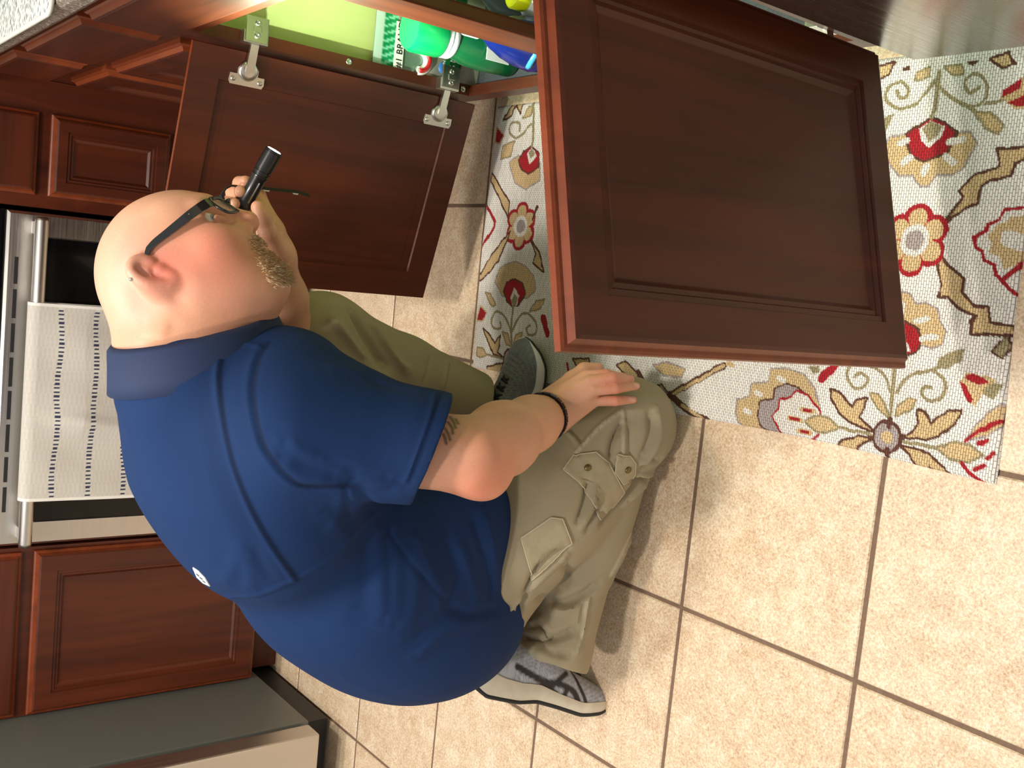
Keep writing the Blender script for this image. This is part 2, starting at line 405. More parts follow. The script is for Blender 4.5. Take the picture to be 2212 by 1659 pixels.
# ------------------------------------------------------------------ oven
ov = thing('oven', (.17, YF, 0), 'stainless steel range with black glass oven window', 'oven')
OX0, OX1 = -.213, .556; OY = YD
part('body', 'black_matte', ov, ((OX0, OY+.046, .02), (OX1, 1.67, .905)))
mb = MB(); wx0, wx1, wz0, wz1 = -.158, .503, .31, .682
Z0, Z1 = .155, .766
# door front with window cut-out, slightly proud bezel
def frame_plate(mb, x0, x1, z0, z1, a0, a1, b0, b1, y, d, bev=.006):
    o = [(x0, z0), (x1, z0), (x1, z1), (x0, z1)]; i = [(a0, b0), (a1, b0), (a1, b1), (a0, b1)]
    shr = lambda q, e: [(q[0][0]+e, q[0][1]+e), (q[1][0]-e, q[1][1]+e), (q[2][0]-e, q[2][1]-e), (q[3][0]+e, q[3][1]-e)]
    loops = [(o, y+d), (o, y+bev), (shr(o, bev), y), (i, y), (shr(i, .003), y+.006), (shr(i, .003), y+d)]
    vs = [(px, yy, pz) for q, yy in loops for px, pz in q]
    fs = [(k*4+j, k*4+(j+1) % 4, k*4+4+(j+1) % 4, k*4+4+j) for k in range(len(loops)-1) for j in range(4)]
    mb.add(vs, fs+[(20, 21, 1, 0), (21, 22, 2, 1), (22, 23, 3, 2), (23, 20, 0, 3)])
od = MB(); frame_plate(od, OX0+.002, OX1-.002, Z0, Z1, wx0, wx1, wz0, wz1, OY, .04); od = od.build('oven_door', 'steel_x', ov)
MB().box((wx0+.003, OY+.006, wz0+.003), (wx1-.003, OY+.03, wz1-.003)).build('window_glass', 'black_gloss', od)
slots = [(.452, .392), (.380, .315), (.303, .238), (.226, .16), (.150, .085), (.073, .01), (-.002, -.06), (-.072, -.13)]
for a, b in slots: MB().box((b, OY-.0012, .7395), (a, OY+.002, .7475)).build('vent_slot', 'black_matte', od)
mb = MB(); hz = .706; hy = OY-.048
mb.tube([(OX0+.012, hy, hz), (OX0+.02, hy-.001, hz), (OX1-.02, hy-.001, hz), (OX1-.012, hy, hz)], [.013, .0145, .0145, .013], 20)
for xx in (OX0+.035, OX1-.035): mb.box((xx-.014, hy, hz-.009), (xx+.014, OY+.001, hz+.009), .003)
mb.build('handle', 'steel_x', od)
cp = part('control_panel', 'black_gloss', ov, ((OX0, OY+.012, .775), (OX1, OY+.06, .905)), bev=.004)
for kx in (-.12, 0, .17, .34, .46): MB().lathe([(.021, 0), (.021, .004), (.017, .02), (.015, .022), (.0001, .022)], (kx, OY+.0115, .84), (0, -1, 0), 20).build('knob', 'steel_x', cp)
part('cooktop', 'black_gloss', ov, ((OX0, OY+.02, .906), (OX1, 1.67, .918)), bev=.003)
part('drawer_front', 'steel_x', ov, ((OX0+.002, OY+.002, .055), (OX1-.002, OY+.045, .150)), bev=.004)

# ------------------------------------------------------------------ refrigerator
fr = thing('refrigerator', (-1.1, 1.0, 0), 'stainless refrigerator with grey side at the end of the run', 'refrigerator')
FX = -.640
part('body', 'fridge_side', fr, ((-1.55, .770, .075), (FX, 1.66, 1.78)), bev=.003)
part('gasket', 'gasket', fr, ((-1.54, .752, .095), (FX-.012, .7705, 1.77)))
d1 = MB().box((-1.095, .690, .085), (FX+.002, .752, 1.775), .006).build('door', 'steel_z', fr)
d2 = MB().box((-1.55, .690, .085), (-1.101, .752, 1.775), .006).build('door', 'steel_z', fr)
for dd_, xx in ((d1, -1.06), (d2, -1.135)):
    mb = MB(); mb.tube([(xx, .640, .55), (xx, .640, 1.55)], .011, 12)
    for zz in (.6, 1.5): mb.tube([(xx, .640, zz), (xx, .692, zz)], .008, 8)
    mb.build('handle', 'steel_z', dd_)
part('base_grille', 'black_matte', fr, ((-1.53, .790, .012), (FX-.012, 1.64, .074)))
for xx in (-1.5, FX-.06): MB().lathe([(.02, 0), (.02, .015)], (xx, .83, 0), (0, 0, 1), 16).build('foot', 'black_matte', fr)
# ================================================================== distance-field modelling kit (bodies, cloth)
A3 = lambda p: np.array(p, float)
class Field:
    def __init__(s): s.p = []
    def _add(s, fn, bc, br, k, op): s.p.append((fn, A3(bc), float(br), float(k), op)); return s
    def cone(s, a, b, ra, rb, k=.01, op='+'):
        a, b = A3(a), A3(b); ba = b-a; L2 = float(ba@ba)+1e-12
        def fn(P):
            q = P-a; t = np.clip(q@ba/L2, 0, 1); return np.linalg.norm(q-t[:, None]*ba, axis=1)-(ra+t*(rb-ra))
        return s._add(fn, (a+b)/2, np.linalg.norm(ba)/2+max(ra, rb), k, op)
    def chain(s, pts, rs, k=.01, op='+'):
        for i in range(len(pts)-1): s.cone(pts[i], pts[i+1], rs[i], rs[i+1], k, op)
        return s
    def ball(s, c, r, k=.01, op='+'): return s.cone(c, A3(c)+1e-4, r, r, k, op)
    def ell(s, c, r, Rm=None, k=.01, op='+'):
        c = A3(c); r = A3(r); Rm = np.eye(3) if Rm is None else np.array(Rm, float)   # rows = local axes
        def fn(P):
            q = (P-c)@Rm.T; k0 = np.linalg.norm(q/r, axis=1); k1 = np.linalg.norm(q/(r*r), axis=1)+1e-9
            return k0*(k0-1)/k1
        return s._add(fn, c, r.max(), k, op)
    def halfspace(s, c, n, br, k=.003):   # keep only the side the normal points away from
        c, n = A3(c), A3(n)/np.linalg.norm(n)
        def fn(P): return -((P-c)@n)
        return s._add(fn, c, br, k, '-L')
    def eval(s, P, sel=None):
        d = np.full(len(P), 1.0)
        for i in (range(len(s.p)) if sel is None else sel):
            fn, bc, br, k, op = s.p[i]
            e = fn(P)
            if op == '+':
                h = np.maximum(k-np.abs(d-e), 0)/k; d = np.minimum(d, e)-h*h*k*.25
            else:
                if op == '-L':
                    w = np.linalg.norm(P-bc, axis=1)-br; e = np.maximum(e, w)
                e = -e; h = np.maximum(k-np.abs(d-e), 0)/k; d = np.maximum(d, e)+h*h*k*.25
        return d
    def mesh(s, lo, hi, h, smooth=1):
        lo, hi = A3(lo), A3(hi); B = 10
        nb = np.maximum(1, np.ceil((hi-lo)/(h*B)).astype(int)); n = nb*B+1
        D = np.full(tuple(n), 1.0, np.float32)
        g = np.stack(np.meshgrid(*[np.arange(B+1)]*3, indexing='ij'), -1).reshape(-1, 3)*h
        rb = h*B*math.sqrt(3)/2
        ctr = np.stack(np.meshgrid(*[np.arange(m) for m in nb], indexing='ij'), -1).reshape(-1, 3)
        cen = lo+(ctr+.5)*h*B
        BC = np.array([q[1] for q in s.p]); BR = np.array([q[2] for q in s.p]); KK = np.array([q[3] for q in s.p]); PL = np.array([q[4] == '+' for q in s.p])
        for c0 in range(0, len(cen), 4000):
            cc = cen[c0:c0+4000]; near = np.linalg.norm(cc[:, None]-BC[None], axis=2)-BR-rb < KK*1.6+.012
            for b in np.nonzero((near & PL).any(1))[0]:
                sel = np.nonzero(near[b])[0]; c = cc[b]; i, j, k = ctr[c0+b]
                sl = (slice(i*B, i*B+B+1), slice(j*B, j*B+B+1), slice(k*B, k*B+B+1))
                dc = s.eval(c[None], sel)[0]
                if dc > rb*1.3+.006 or dc < -rb*1.3-.05: D[sl] = -1 if dc < 0 else 1
                else: D[sl] = s.eval(g+lo+np.array((i, j, k))*h*B, sel).reshape(B+1, B+1, B+1)
        return surface_nets(D, lo, h, smooth)
def surface_nets(D, lo, h, smooth=1):
    S = D < 0
    c = np.zeros(tuple(np.array(D.shape)-1), np.int8)
    for a in (0, 1):
        for b in (0, 1):
            for e in (0, 1): c += S[a:a+c.shape[0], b:b+c.shape[1], e:e+c.shape[2]]
    idx = np.argwhere((c > 0) & (c < 8)); sh = c.shape
    key = (idx[:, 0]*sh[1]+idx[:, 1])*sh[2]+idx[:, 2]
    cor = [(a, b, e) for a in (0, 1) for b in (0, 1) for e in (0, 1)]
    val = np.stack([D[idx[:, 0]+a, idx[:, 1]+b, idx[:, 2]+e] for a, b, e in cor], 1).astype(float)
    acc = np.zeros((len(idx), 3)); cnt = np.zeros(len(idx))
    for i in range(8):
        for j in range(i+1, 8):
            if sum(abs(x-y) for x, y in zip(cor[i], cor[j])) != 1: continue
            va, vb = val[:, i], val[:, j]; m = (va < 0) != (vb < 0)
            t = np.where(m, va/(va-vb+1e-12), 0); t = np.clip(t, 0, 1)
            p = np.array(cor[i])+t[:, None]*(np.array(cor[j])-np.array(cor[i]))
            acc += p*m[:, None]; cnt += m
    V = lo+h*(idx+acc/cnt[:, None])
    Q = []
    for ax in range(3):
        sl0 = [slice(None)]*3; sl1 = [slice(None)]*3; sl0[ax] = slice(0, -1); sl1[ax] = slice(1, None)
        a, b = S[tuple(sl0)], S[tuple(sl1)]
        e = np.argwhere(a != b); o1, o2 = (ax+1) % 3, (ax+2) % 3
        e = e[(e[:, o1] > 0) & (e[:, o2] > 0) & (e[:, o1] < D.shape[o1]-1) & (e[:, o2] < D.shape[o2]-1)]
        if not len(e): continue
        flip = a[e[:, 0], e[:, 1], e[:, 2]]
        q = []
        for d1, d2 in ((0, 0), (-1, 0), (-1, -1), (0, -1)):
            f = e.copy(); f[:, o1] += d1; f[:, o2] += d2
            q.append(np.searchsorted(key, (f[:, 0]*sh[1]+f[:, 1])*sh[2]+f[:, 2]))
        q = np.stack(q, 1); q[~flip] = q[~flip][:, ::-1]; Q.append(q)
    Q = np.concatenate(Q)
    for _ in range(smooth): V = lap(V, Q, .5)
    return V, Q
def lap(V, Q, f):
    acc = np.zeros_like(V); cnt = np.zeros(len(V))
    for i, j in ((0, 1), (1, 2), (2, 3), (3, 0)):
        for a, b in ((i, j), (j, i)):
            np.add.at(acc, Q[:, a], V[Q[:, b]]) if False else None
            for ax in range(3): acc[:, ax] += np.bincount(Q[:, a], V[Q[:, b], ax], len(V))
            cnt += np.bincount(Q[:, a], minlength=len(V))
    return V+f*(acc/np.maximum(cnt, 1)[:, None]-V)
def normals(V, Q):
    n = np.cross(V[Q[:, 2]]-V[Q[:, 0]], V[Q[:, 3]]-V[Q[:, 1]]); o = np.zeros_like(V)
    for i in range(4):
        for ax in range(3): o[:, ax] += np.bincount(Q[:, i], n[:, ax], len(V))
    return o/(np.linalg.norm(o, axis=1)[:, None]+1e-12)
def quad_obj(name, V, Q, mat, parent=None, col=None):
    me = bpy.data.meshes.new(name); o = np.zeros(3) if parent is None else np.array(parent.matrix_world.translation if parent.parent is None else WLOC[parent.name])
    V = V-o; me.vertices.add(len(V)); me.vertices.foreach_set('co', V.astype(np.float32).ravel())
    m = Q.shape[1]; me.loops.add(len(Q)*m); me.loops.foreach_set('vertex_index', Q.astype(np.int32).ravel())
    me.polygons.add(len(Q)); me.polygons.foreach_set('loop_start', np.arange(len(Q), dtype=np.int32)*m)
    me.update(calc_edges=True); me.validate(); me.polygons.foreach_set('use_smooth', np.ones(len(me.polygons), bool))
    if col is not None:
        a = me.color_attributes.new('Col', 'FLOAT_COLOR', 'POINT'); c = np.ones((len(V), 4), np.float32); c[:, :3] = col; a.data.foreach_set('color', c.ravel())
    me.materials.append(MATS[mat]); ob = bpy.data.objects.new(name, me); COL.objects.link(ob)
    if parent is not None: ob.parent = parent; WLOC[ob.name] = tuple(o)
    return ob
def bvh(V, Q): return BVHTree.FromPolygons([tuple(v) for v in V], [tuple(int(i) for i in q) for q in Q])
def hit(tree, px, py):
    d = ray(px, py); d = d/np.linalg.norm(d); r = tree.ray_cast(Vector(CAM), Vector(d))
    return (None, None) if r[0] is None else (np.array(r[0]), np.array(r[1]))
def dens(pts, step=4.0, smooth=True):
    pts = np.array(pts, float)
    if smooth and len(pts) > 2:     # Catmull-Rom
        P = np.vstack([2*pts[0]-pts[1], pts, 2*pts[-1]-pts[-2]]); out = []
        for i in range(1, len(P)-2):
            n = max(2, int(np.linalg.norm(P[i+1]-P[i])/step))
            for t in np.linspace(0, 1, n, endpoint=False):
                a, b, c, d = P[i-1], P[i], P[i+1], P[i+2]
                out.append(.5*(2*b+(c-a)*t+(2*a-5*b+4*c-d)*t*t+(3*b-a-3*c+d)*t**3))
        out.append(pts[-1]); return np.array(out)
    out = []
    for a, b in zip(pts[:-1], pts[1:]):
        n = max(1, int(np.linalg.norm(b-a)/step)); out += [a+(b-a)*t for t in np.linspace(0, 1, n, endpoint=False)]
    return np.array(out+[pts[-1]])
def on_surface(tree, pts, step=4.0, lift=0.0, smooth=True):
    o = []
    for x, y in dens(pts, step, smooth):
        p, n = hit(tree, x, y)
        if p is not None: o.append(p+n*lift)
    o = [p for i, p in enumerate(o) if i == 0 or np.linalg.norm(p-o[i-1]) < .04]
    return np.array(o)
def seg_dist(P, L):
    d = np.full(len(P), 9.0)
    for a, b in zip(L[:-1], L[1:]):
        ba = b-a; q = P-a; t = np.clip(q@ba/(ba@ba+1e-12), 0, 1); d = np.minimum(d, np.linalg.norm(q-t[:, None]*ba, axis=1))
    return d
def near_dist(P, L, R):
    lo, hi = L.min(0)-R, L.max(0)+R; m = np.all((P > lo) & (P < hi), axis=1); d = np.full(len(P), 9.0)
    if m.any(): d[m] = seg_dist(P[m], L)
    return d
def folds(V, Q, tree, items):
    Nn = normals(V, Q); disp = np.zeros(len(V))
    for pts, w, amp in items:
        L = on_surface(tree, pts, 10)
        if len(L) < 2: continue
        d = near_dist(V, L, 3*w)
        # fade at the ends
        e = np.minimum(np.linalg.norm(V-L[0], axis=1), np.linalg.norm(V-L[-1], axis=1))
        fade = np.clip(e/(1.5*w)+.25, 0, 1)
        disp += amp*np.exp(-(d/w)**2)*fade
    return V+Nn*disp[:, None]
def vnoise(P, s, seed=0):
    """cheap smooth value noise"""
    q = P*s; i = np.floor(q).astype(int); f = q-i; f = f*f*(3-2*f); o = np.zeros(len(P))
    for a in (0, 1):
        for b in (0, 1):
            for c in (0, 1):
                hsh = ((i[:, 0]+a)*73856093 ^ (i[:, 1]+b)*19349663 ^ (i[:, 2]+c)*83492791 ^ seed*2654435) & 0xffff
                w = (f[:, 0] if a else 1-f[:, 0])*(f[:, 1] if b else 1-f[:, 1])*(f[:, 2] if c else 1-f[:, 2]); o += w*(hsh/65535.0)
    return o
# ================================================================== the person
attr_mat('skin', .48, 900, .12, sss=.12, noise_amt=.10, noise_scale=420)
attr_mat('shirt_cloth', .85, 1400, .25); MATS['shirt_cloth'].node_tree.nodes['Principled BSDF'].inputs['Specular IOR Level'].default_value = .2
attr_mat('trouser_cloth', .85, 1200, .3)
PERSON = thing('person', (.1, -.05, 0), 'kneeling man in navy polo shirt and khaki cargo trousers peering into the sink cabinet', 'person')
# head frame: forward, left, up and the point between the ears
HO = A3((.479, -.074, .774)); HS = .93
HFv = A3((.730, -.310, -.609)); HLv = A3((-.085, .843, -.531)); HUv = A3((.679, .439, .589))
HR = np.array([HFv, HLv, HUv])
ES = .86
def hd(a, b, c): return HO+HS*(a*HFv+b*HLv+c*HUv)
def hell(F, c, r, k, op='+', Rm=None): F.ell(hd(*c), A3(r)*HS, HR if Rm is None else Rm@HR, k, op)
SK = Field()
hell(SK, (-.006, 0, .036), (.094, .076, .080), .02)
hell(SK, (.044, 0, -.022), (.060, .064, .085), .05)
for s in (-1, 1):
    SK.cone(hd(.0, s*.052, -.045), hd(.066, s*.022, -.090), .026*HS, .024*HS, .03)
    SK.ball(hd(.058, s*.040, -.014), .028*HS, .025)
    SK.cone(hd(.077, s*.040, .040), hd(.087, s*.012, .044), .0095*HS, .0105*HS, .016)
    SK.ball(hd(.097, s*.037, .018), .021*HS, .012, '-')
    SK.ball(hd(.064, s*.035, .0185), .0125*HS, .004)
    for zz, rr in ((.0075, .0030), (-.0085, .0026)): SK.chain([hd(.066+.0150*math.cos(t)*math.cos(.5), s*(.035+.0155*math.sin(t)), .0185+zz*math.cos(t*1.3)) for t in (-1.1, -.6, 0, .6, 1.1)], [rr*HS]*5, .003)
    SK.ball(hd(.088, s*.054, .018), .0125*HS, .006, '-')
    # brow crease and under-eye bag
    SK.cone(hd(.087, s*.046, .014), hd(.092, s*.022, .008), .0045*HS, .0045*HS, .008)
SK.ball(hd(.076, 0, -.094), .026*HS, .025)
SK.cone(hd(.097, 0, .028), hd(.116, 0, -.006), .0085*HS, .0115*HS, .012)
SK.ball(hd(.1155, 0, -.012), .0130*HS, .006)
for s in (-1, 1):
    SK.ball(hd(.103, s*.0135, -.018), .0098*HS, .005)
    SK.cone(hd(.109, s*.0085, -.028), hd(.104, s*.0085, -.020), .0062*HS, .0042*HS, .002, '-')
hell(SK, (.093, 0, -.047), (.012, .026, .008), .008); hell(SK, (.092, 0, -.062), (.011, .022, .007), .006)
SK.chain([hd(.094, -.027, -.0565), hd(.104, -.012, -.0545), hd(.1065, 0, -.0548), hd(.104, .012, -.0545), hd(.094, .027, -.0565)], [.0022]*5, .003, '-')
# ears
for s in (-1, 1):
    ea = A3((-.026, s*.078, .005)); eu = A3((-.30, s*.12, .945)); eu /= np.linalg.norm(eu); ef = A3((.80, -s*.52, .30)); ef -= eu*(ef@eu); ef /= np.linalg.norm(ef); en = np.cross(ef, eu)*(-s)
    en = en if en[1]*s > 0 else -en
    E = lambda f, u, n: hd(*(ea+(ef*f+eu*u+en*n)*ES))
    hell(SK, tuple(ea+ef*-.008+eu*.0+en*.004), (.018, .0055, .028), .006, '+', np.array([ef, en, eu]))
    rim = [(.010, .014), (.006, .027), (-.006, .034), (-.020, .029), (-.026, .012), (-.024, -.006), (-.016, -.020), (-.006, -.031), (.004, -.030), (.006, -.020)]
    SK.chain([E(f, u, .009) for f, u in dens(rim, .006)], [.0052*HS]*len(dens(rim, .006)), .003)
    SK.ell(E(-.004, -.004, .0125), A3((.0095, .009, .0125))*HS, np.array([ef, en, eu])@HR, .003, '-')
    SK.ell(E(-.013, .012, .0125), A3((.0075, .0065, .013))*HS, np.array([ef, en, eu])@HR, .003, '-')
    SK.ball(E(.007, -.006, .007), .006*HS, .004)
# neck, upper trunk under the shirt
SK.cone(hd(-.055, 0, -.005), (.350, -.088, .790), .062, .066, .05)
SK.cone(hd(.02, 0, -.06), (.355, -.085, .715), .058, .070, .05)
SK.cone((.35, -.085, .75), (.22, -.05, .62), .085, .11, .04)
SK.cone((.26, -.20, .66), (.27, .13, .66), .07, .07, .05)
# right arm
RS, RE, RW = A3((.285, -.215, .655)), aty(1013, 985, -.335), atz(1186, 896, .245)
SK.chain([RS, (RS+RE)/2, RE], [.060, .056, .050], .02)
mid = RE*.62+RW*.38
SK.chain([RE, mid, RE*.25+RW*.75, RW], [.050, .0520, .041, .0335], .015)
SK.ball(aty(1048, 1030, -.335), .030, .03)
kn = [atz(1264, 812, .203), atz(1274, 824, .207), atz(1283, 843, .203), atz(1284, 866, .194)]
md = [atz(1310, 809, .185), atz(1324, 816, .183), atz(1330, 839, .178), atz(1329, 866, .172)]
tp = [atz(1348, 814, .137), atz(1362, 819, .133), atz(1374, 834, .128), atz(1368, 864, .130)]
wr = [RW+d for d in (A3((.012, .006, .004)), A3((.004, 0, .006)), A3((-.006, -.006, .002)), A3((-.014, -.010, -.006)))]
for i in range(4): SK.cone(wr[i], kn[i], .018, .0096, .009)
for i in range(4):
    r0 = (.0084, .0086, .0083, .0077)[i]; dst = (md[i]*.38+tp[i]*.62)+A3((0, 0, .006))
    SK.chain([kn[i], md[i], dst, tp[i]], [r0+.0008, r0+.0004, r0-.0008, r0-.0020], .0015)
th = [RW+A3((.018, .012, 0)), atz(1238, 822, .19), atz(1262, 800, .175), atz(1292, 796, .155)]
SK.chain(th, [.018, .015, .0115, .0095], .008)
# left arm
LSh, LE, LW = A3((.34, .135, .66)), A3((.375, .165, .505)), A3((.507, .078, .578))
SK.chain([LSh, LE], [.06, .048], .02); SK.chain([LE, LE*.5+LW*.5, LW], [.047, .043, .031], .015)
FT = aty(506, 478, .050); FD = A3((.885, -.33, -.30)); FD /= np.linalg.norm(FD); FL = .122
PC = aty(578, 505, .062)
SK.cone(LW, PC, .029, .026, .02); SK.cone(LW, aty(560, 470, .075), .026, .018, .02)
lk = [aty(556, 420, .088), aty(545, 437, .090), aty(533, 455, .090), aty(522, 470, .088)]
lj = [aty(518, 396, .072), aty(503, 416, .072), aty(490, 440, .072), aty(482, 460, .072)]
lt = [aty(531, 392, .040), aty(520, 414, .036), aty(506, 440, .034), aty(497, 460, .036)]
for i in range(4):
    SK.cone(PC, lk[i], .020, .013, .012)
    SK.chain([lk[i], lj[i], lt[i]], [.0108, .0105, .0088], .003)
SK.chain([aty(600, 545, .050), aty(578, 500, .026), aty(568, 470, .018), aty(557, 448, .020)], [.017, .0135, .0118, .0105], .006)

Vb, Qb = SK.mesh((.12, -.46, .10), (.70, .26, .98), .0021, 1)
for _ in range(14):
    mk = np.exp(-(np.linalg.norm(Vb-hd(-.035, -.065, -.055), axis=1)/.045)**4)[:, None]; Vb = Vb+mk*(lap(Vb, Qb, 1.0)-Vb)
tree_b = bvh(Vb, Qb)
# skin colour
def lin(r, g, b): return A3(srgb(r, g, b)[:3])
col = np.tile(lin(212, 158, 128), (len(Vb), 1))
def tint(c, r, w, colr, power=2):
    global col
    m = w*np.exp(-(np.linalg.norm(Vb-A3(c), axis=1)/r)**power); col = col*(1-m[:, None])+A3(colr)*m[:, None]
loc = ((Vb-HO)/HS)@HR.T
ishead = np.linalg.norm(Vb-HO, axis=1) < .18
scalp = np.clip((loc[:, 2]-.02)/.05+np.clip(-loc[:, 0]/.06, 0, 1), 0, 1)*ishead
stub = (np.clip((-loc[:, 0]+.03)/.05, 0, 1)*ishead*np.clip((loc[:, 2]+.06)/.05, 0, 1)*np.clip((.125-loc[:, 2])/.04, 0, 1))*.42
col = col*(1-.55*scalp[:, None])+lin(226, 178, 148)*(.55*scalp[:, None])
col = col*(1-stub[:, None])+lin(176, 146, 132)*stub[:, None]
tint(hd(.045, -.06, -.022), .045*HS, .75, lin(214, 118, 98)); tint(hd(.03, -.058, -.06), .04*HS, .5, lin(206, 128, 108))
tint(hd(-.012, -.088, 0), .032, .8, lin(224, 124, 108)); tint(hd(.116, 0, -.012), .018, .45, lin(214, 128, 108))
tint(hd(.10, 0, -.06), .024, .5, lin(190, 108, 96)); tint((.37, -.16, .74), .06, .5, lin(208, 132, 104))
tint(aty(1040, 1040, -.36), .05, .7, lin(214, 118, 92)); 
for i in range(4): tint(md[i], .02, .5, lin(216, 130, 108)); tint(tp[i], .014, .6, lin(218, 132, 114))
col *= (.93+.14*vnoise(Vb, 60))[:, None]
# moustache and goatee base
bd_ = lambda a, b, c: np.exp(-(((loc[:, 0]-a)/.036)**2+((loc[:, 1]-b)/.036)**2+((loc[:, 2]-c)/.022)**2))
beard_m = np.clip((bd_(.09, 0, -.092)*1.6+bd_(.088, 0, -.074))*np.clip((loc[:, 2]+.122)/.012, 0, 1)+bd_(.10, 0, -.046)*.95*np.clip((-.026-loc[:, 2])/.008, 0, 1)-1.3*np.exp(-((loc[:, 2]+.0565)/.008)**2)*(loc[:, 0] > .09)*(np.abs(loc[:, 1]) < .022), 0, 1)*ishead
col = col*(1-.7*beard_m[:, None])+lin(150, 118, 84)*(.7*beard_m[:, None])
# tattoo on the upper arm below the sleeve, finger nails
def ink(pts, w, c, a=.85):
    global col
    L = on_surface(tree_b, pts, 3)
    if len(L) > 1:
        m = a*np.clip(1.4-near_dist(Vb, L, .01)/w, 0, 1); col = col*(1-m[:, None])+c*m[:, None]
for t in ([(972, 900), (980, 912), (984, 924)], [(968, 912), (976, 924), (978, 936)], [(962, 926), (968, 938), (972, 950)], [(958, 938), (962, 950), (964, 958)], [(984, 905), (990, 915)]): ink(t, .0022, lin(70, 62, 52))
for t in ([(1368, 816), (1374, 819)], [(1372, 830), (1379, 834)], [(1362, 862), (1370, 865)]): ink(t, .0032, lin(238, 190, 176), .7)
ink([(566, 450), (568, 462)], .006, lin(206, 160, 128), .6)
body = quad_obj('body', Vb, Qb, 'skin', PERSON, col)

# ------------------------------------------------------------------ polo shirt
SH = Field()
sp = A3((.66, -.04, .75)); sp /= np.linalg.norm(sp); lat = A3((0.05, 1, 0)); lat -= sp*(lat@sp); lat /= np.linalg.norm(lat); ap = np.cross(sp, lat)
up_ax = A3((.86, -.02, .50)); up_ax /= np.linalg.norm(up_ax); ulat = A3((.06, 1, -.05)); ulat -= up_ax*(ulat@up_ax); ulat /= np.linalg.norm(ulat); uap = np.cross(up_ax, ulat)
SLV = RE+(RS-RE)*.20+A3((.004, 0, .004))          # sleeve end centre
sdir = (RE-RS)/np.linalg.norm(RE-RS)
SH.chain([RS+A3((0, -.008, .01)), RS*.5+SLV*.5, SLV, SLV+sdir*.05], [.080, .076, .069, .068], .04)
SH.cone(SLV-sdir*.030, SLV+sdir*.3, .0615, .062, .004, '-')
SH.halfspace(SLV+A3((0, 0, 0)), sdir+A3((-.22, 0, 0)), .2, .002)
SH.cone((.31, -.12, .735), RS+A3((.0, -.005, .015)), .085, .082, .06)
SH.ell((.195, -.055, .640), (.212, .213, .161), np.array([up_ax, ulat, uap]), .035)
SH.ell((.045, -.04, .455), (.232, .216, .184), np.array([sp, lat, ap]), .03)
SH.ell((-.030, -.035, .335), (.174, .212, .19), np.eye(3), .05)
SH.cone((.325, -.085, .758), (.24, -.07, .70), .100, .12, .05)
SH.cone((.09, -.09, .40), (.115, -.135, .345), .13, .105, .05)
SH.cone((.335, -.165, .650), (.30, -.20, .62), .078, .076, .05)
SH.cone((.33, .04, .73), LSh, .085, .075, .06)
SH.cone(LSh, LE*.7+LSh*.3, .072, .064, .04)
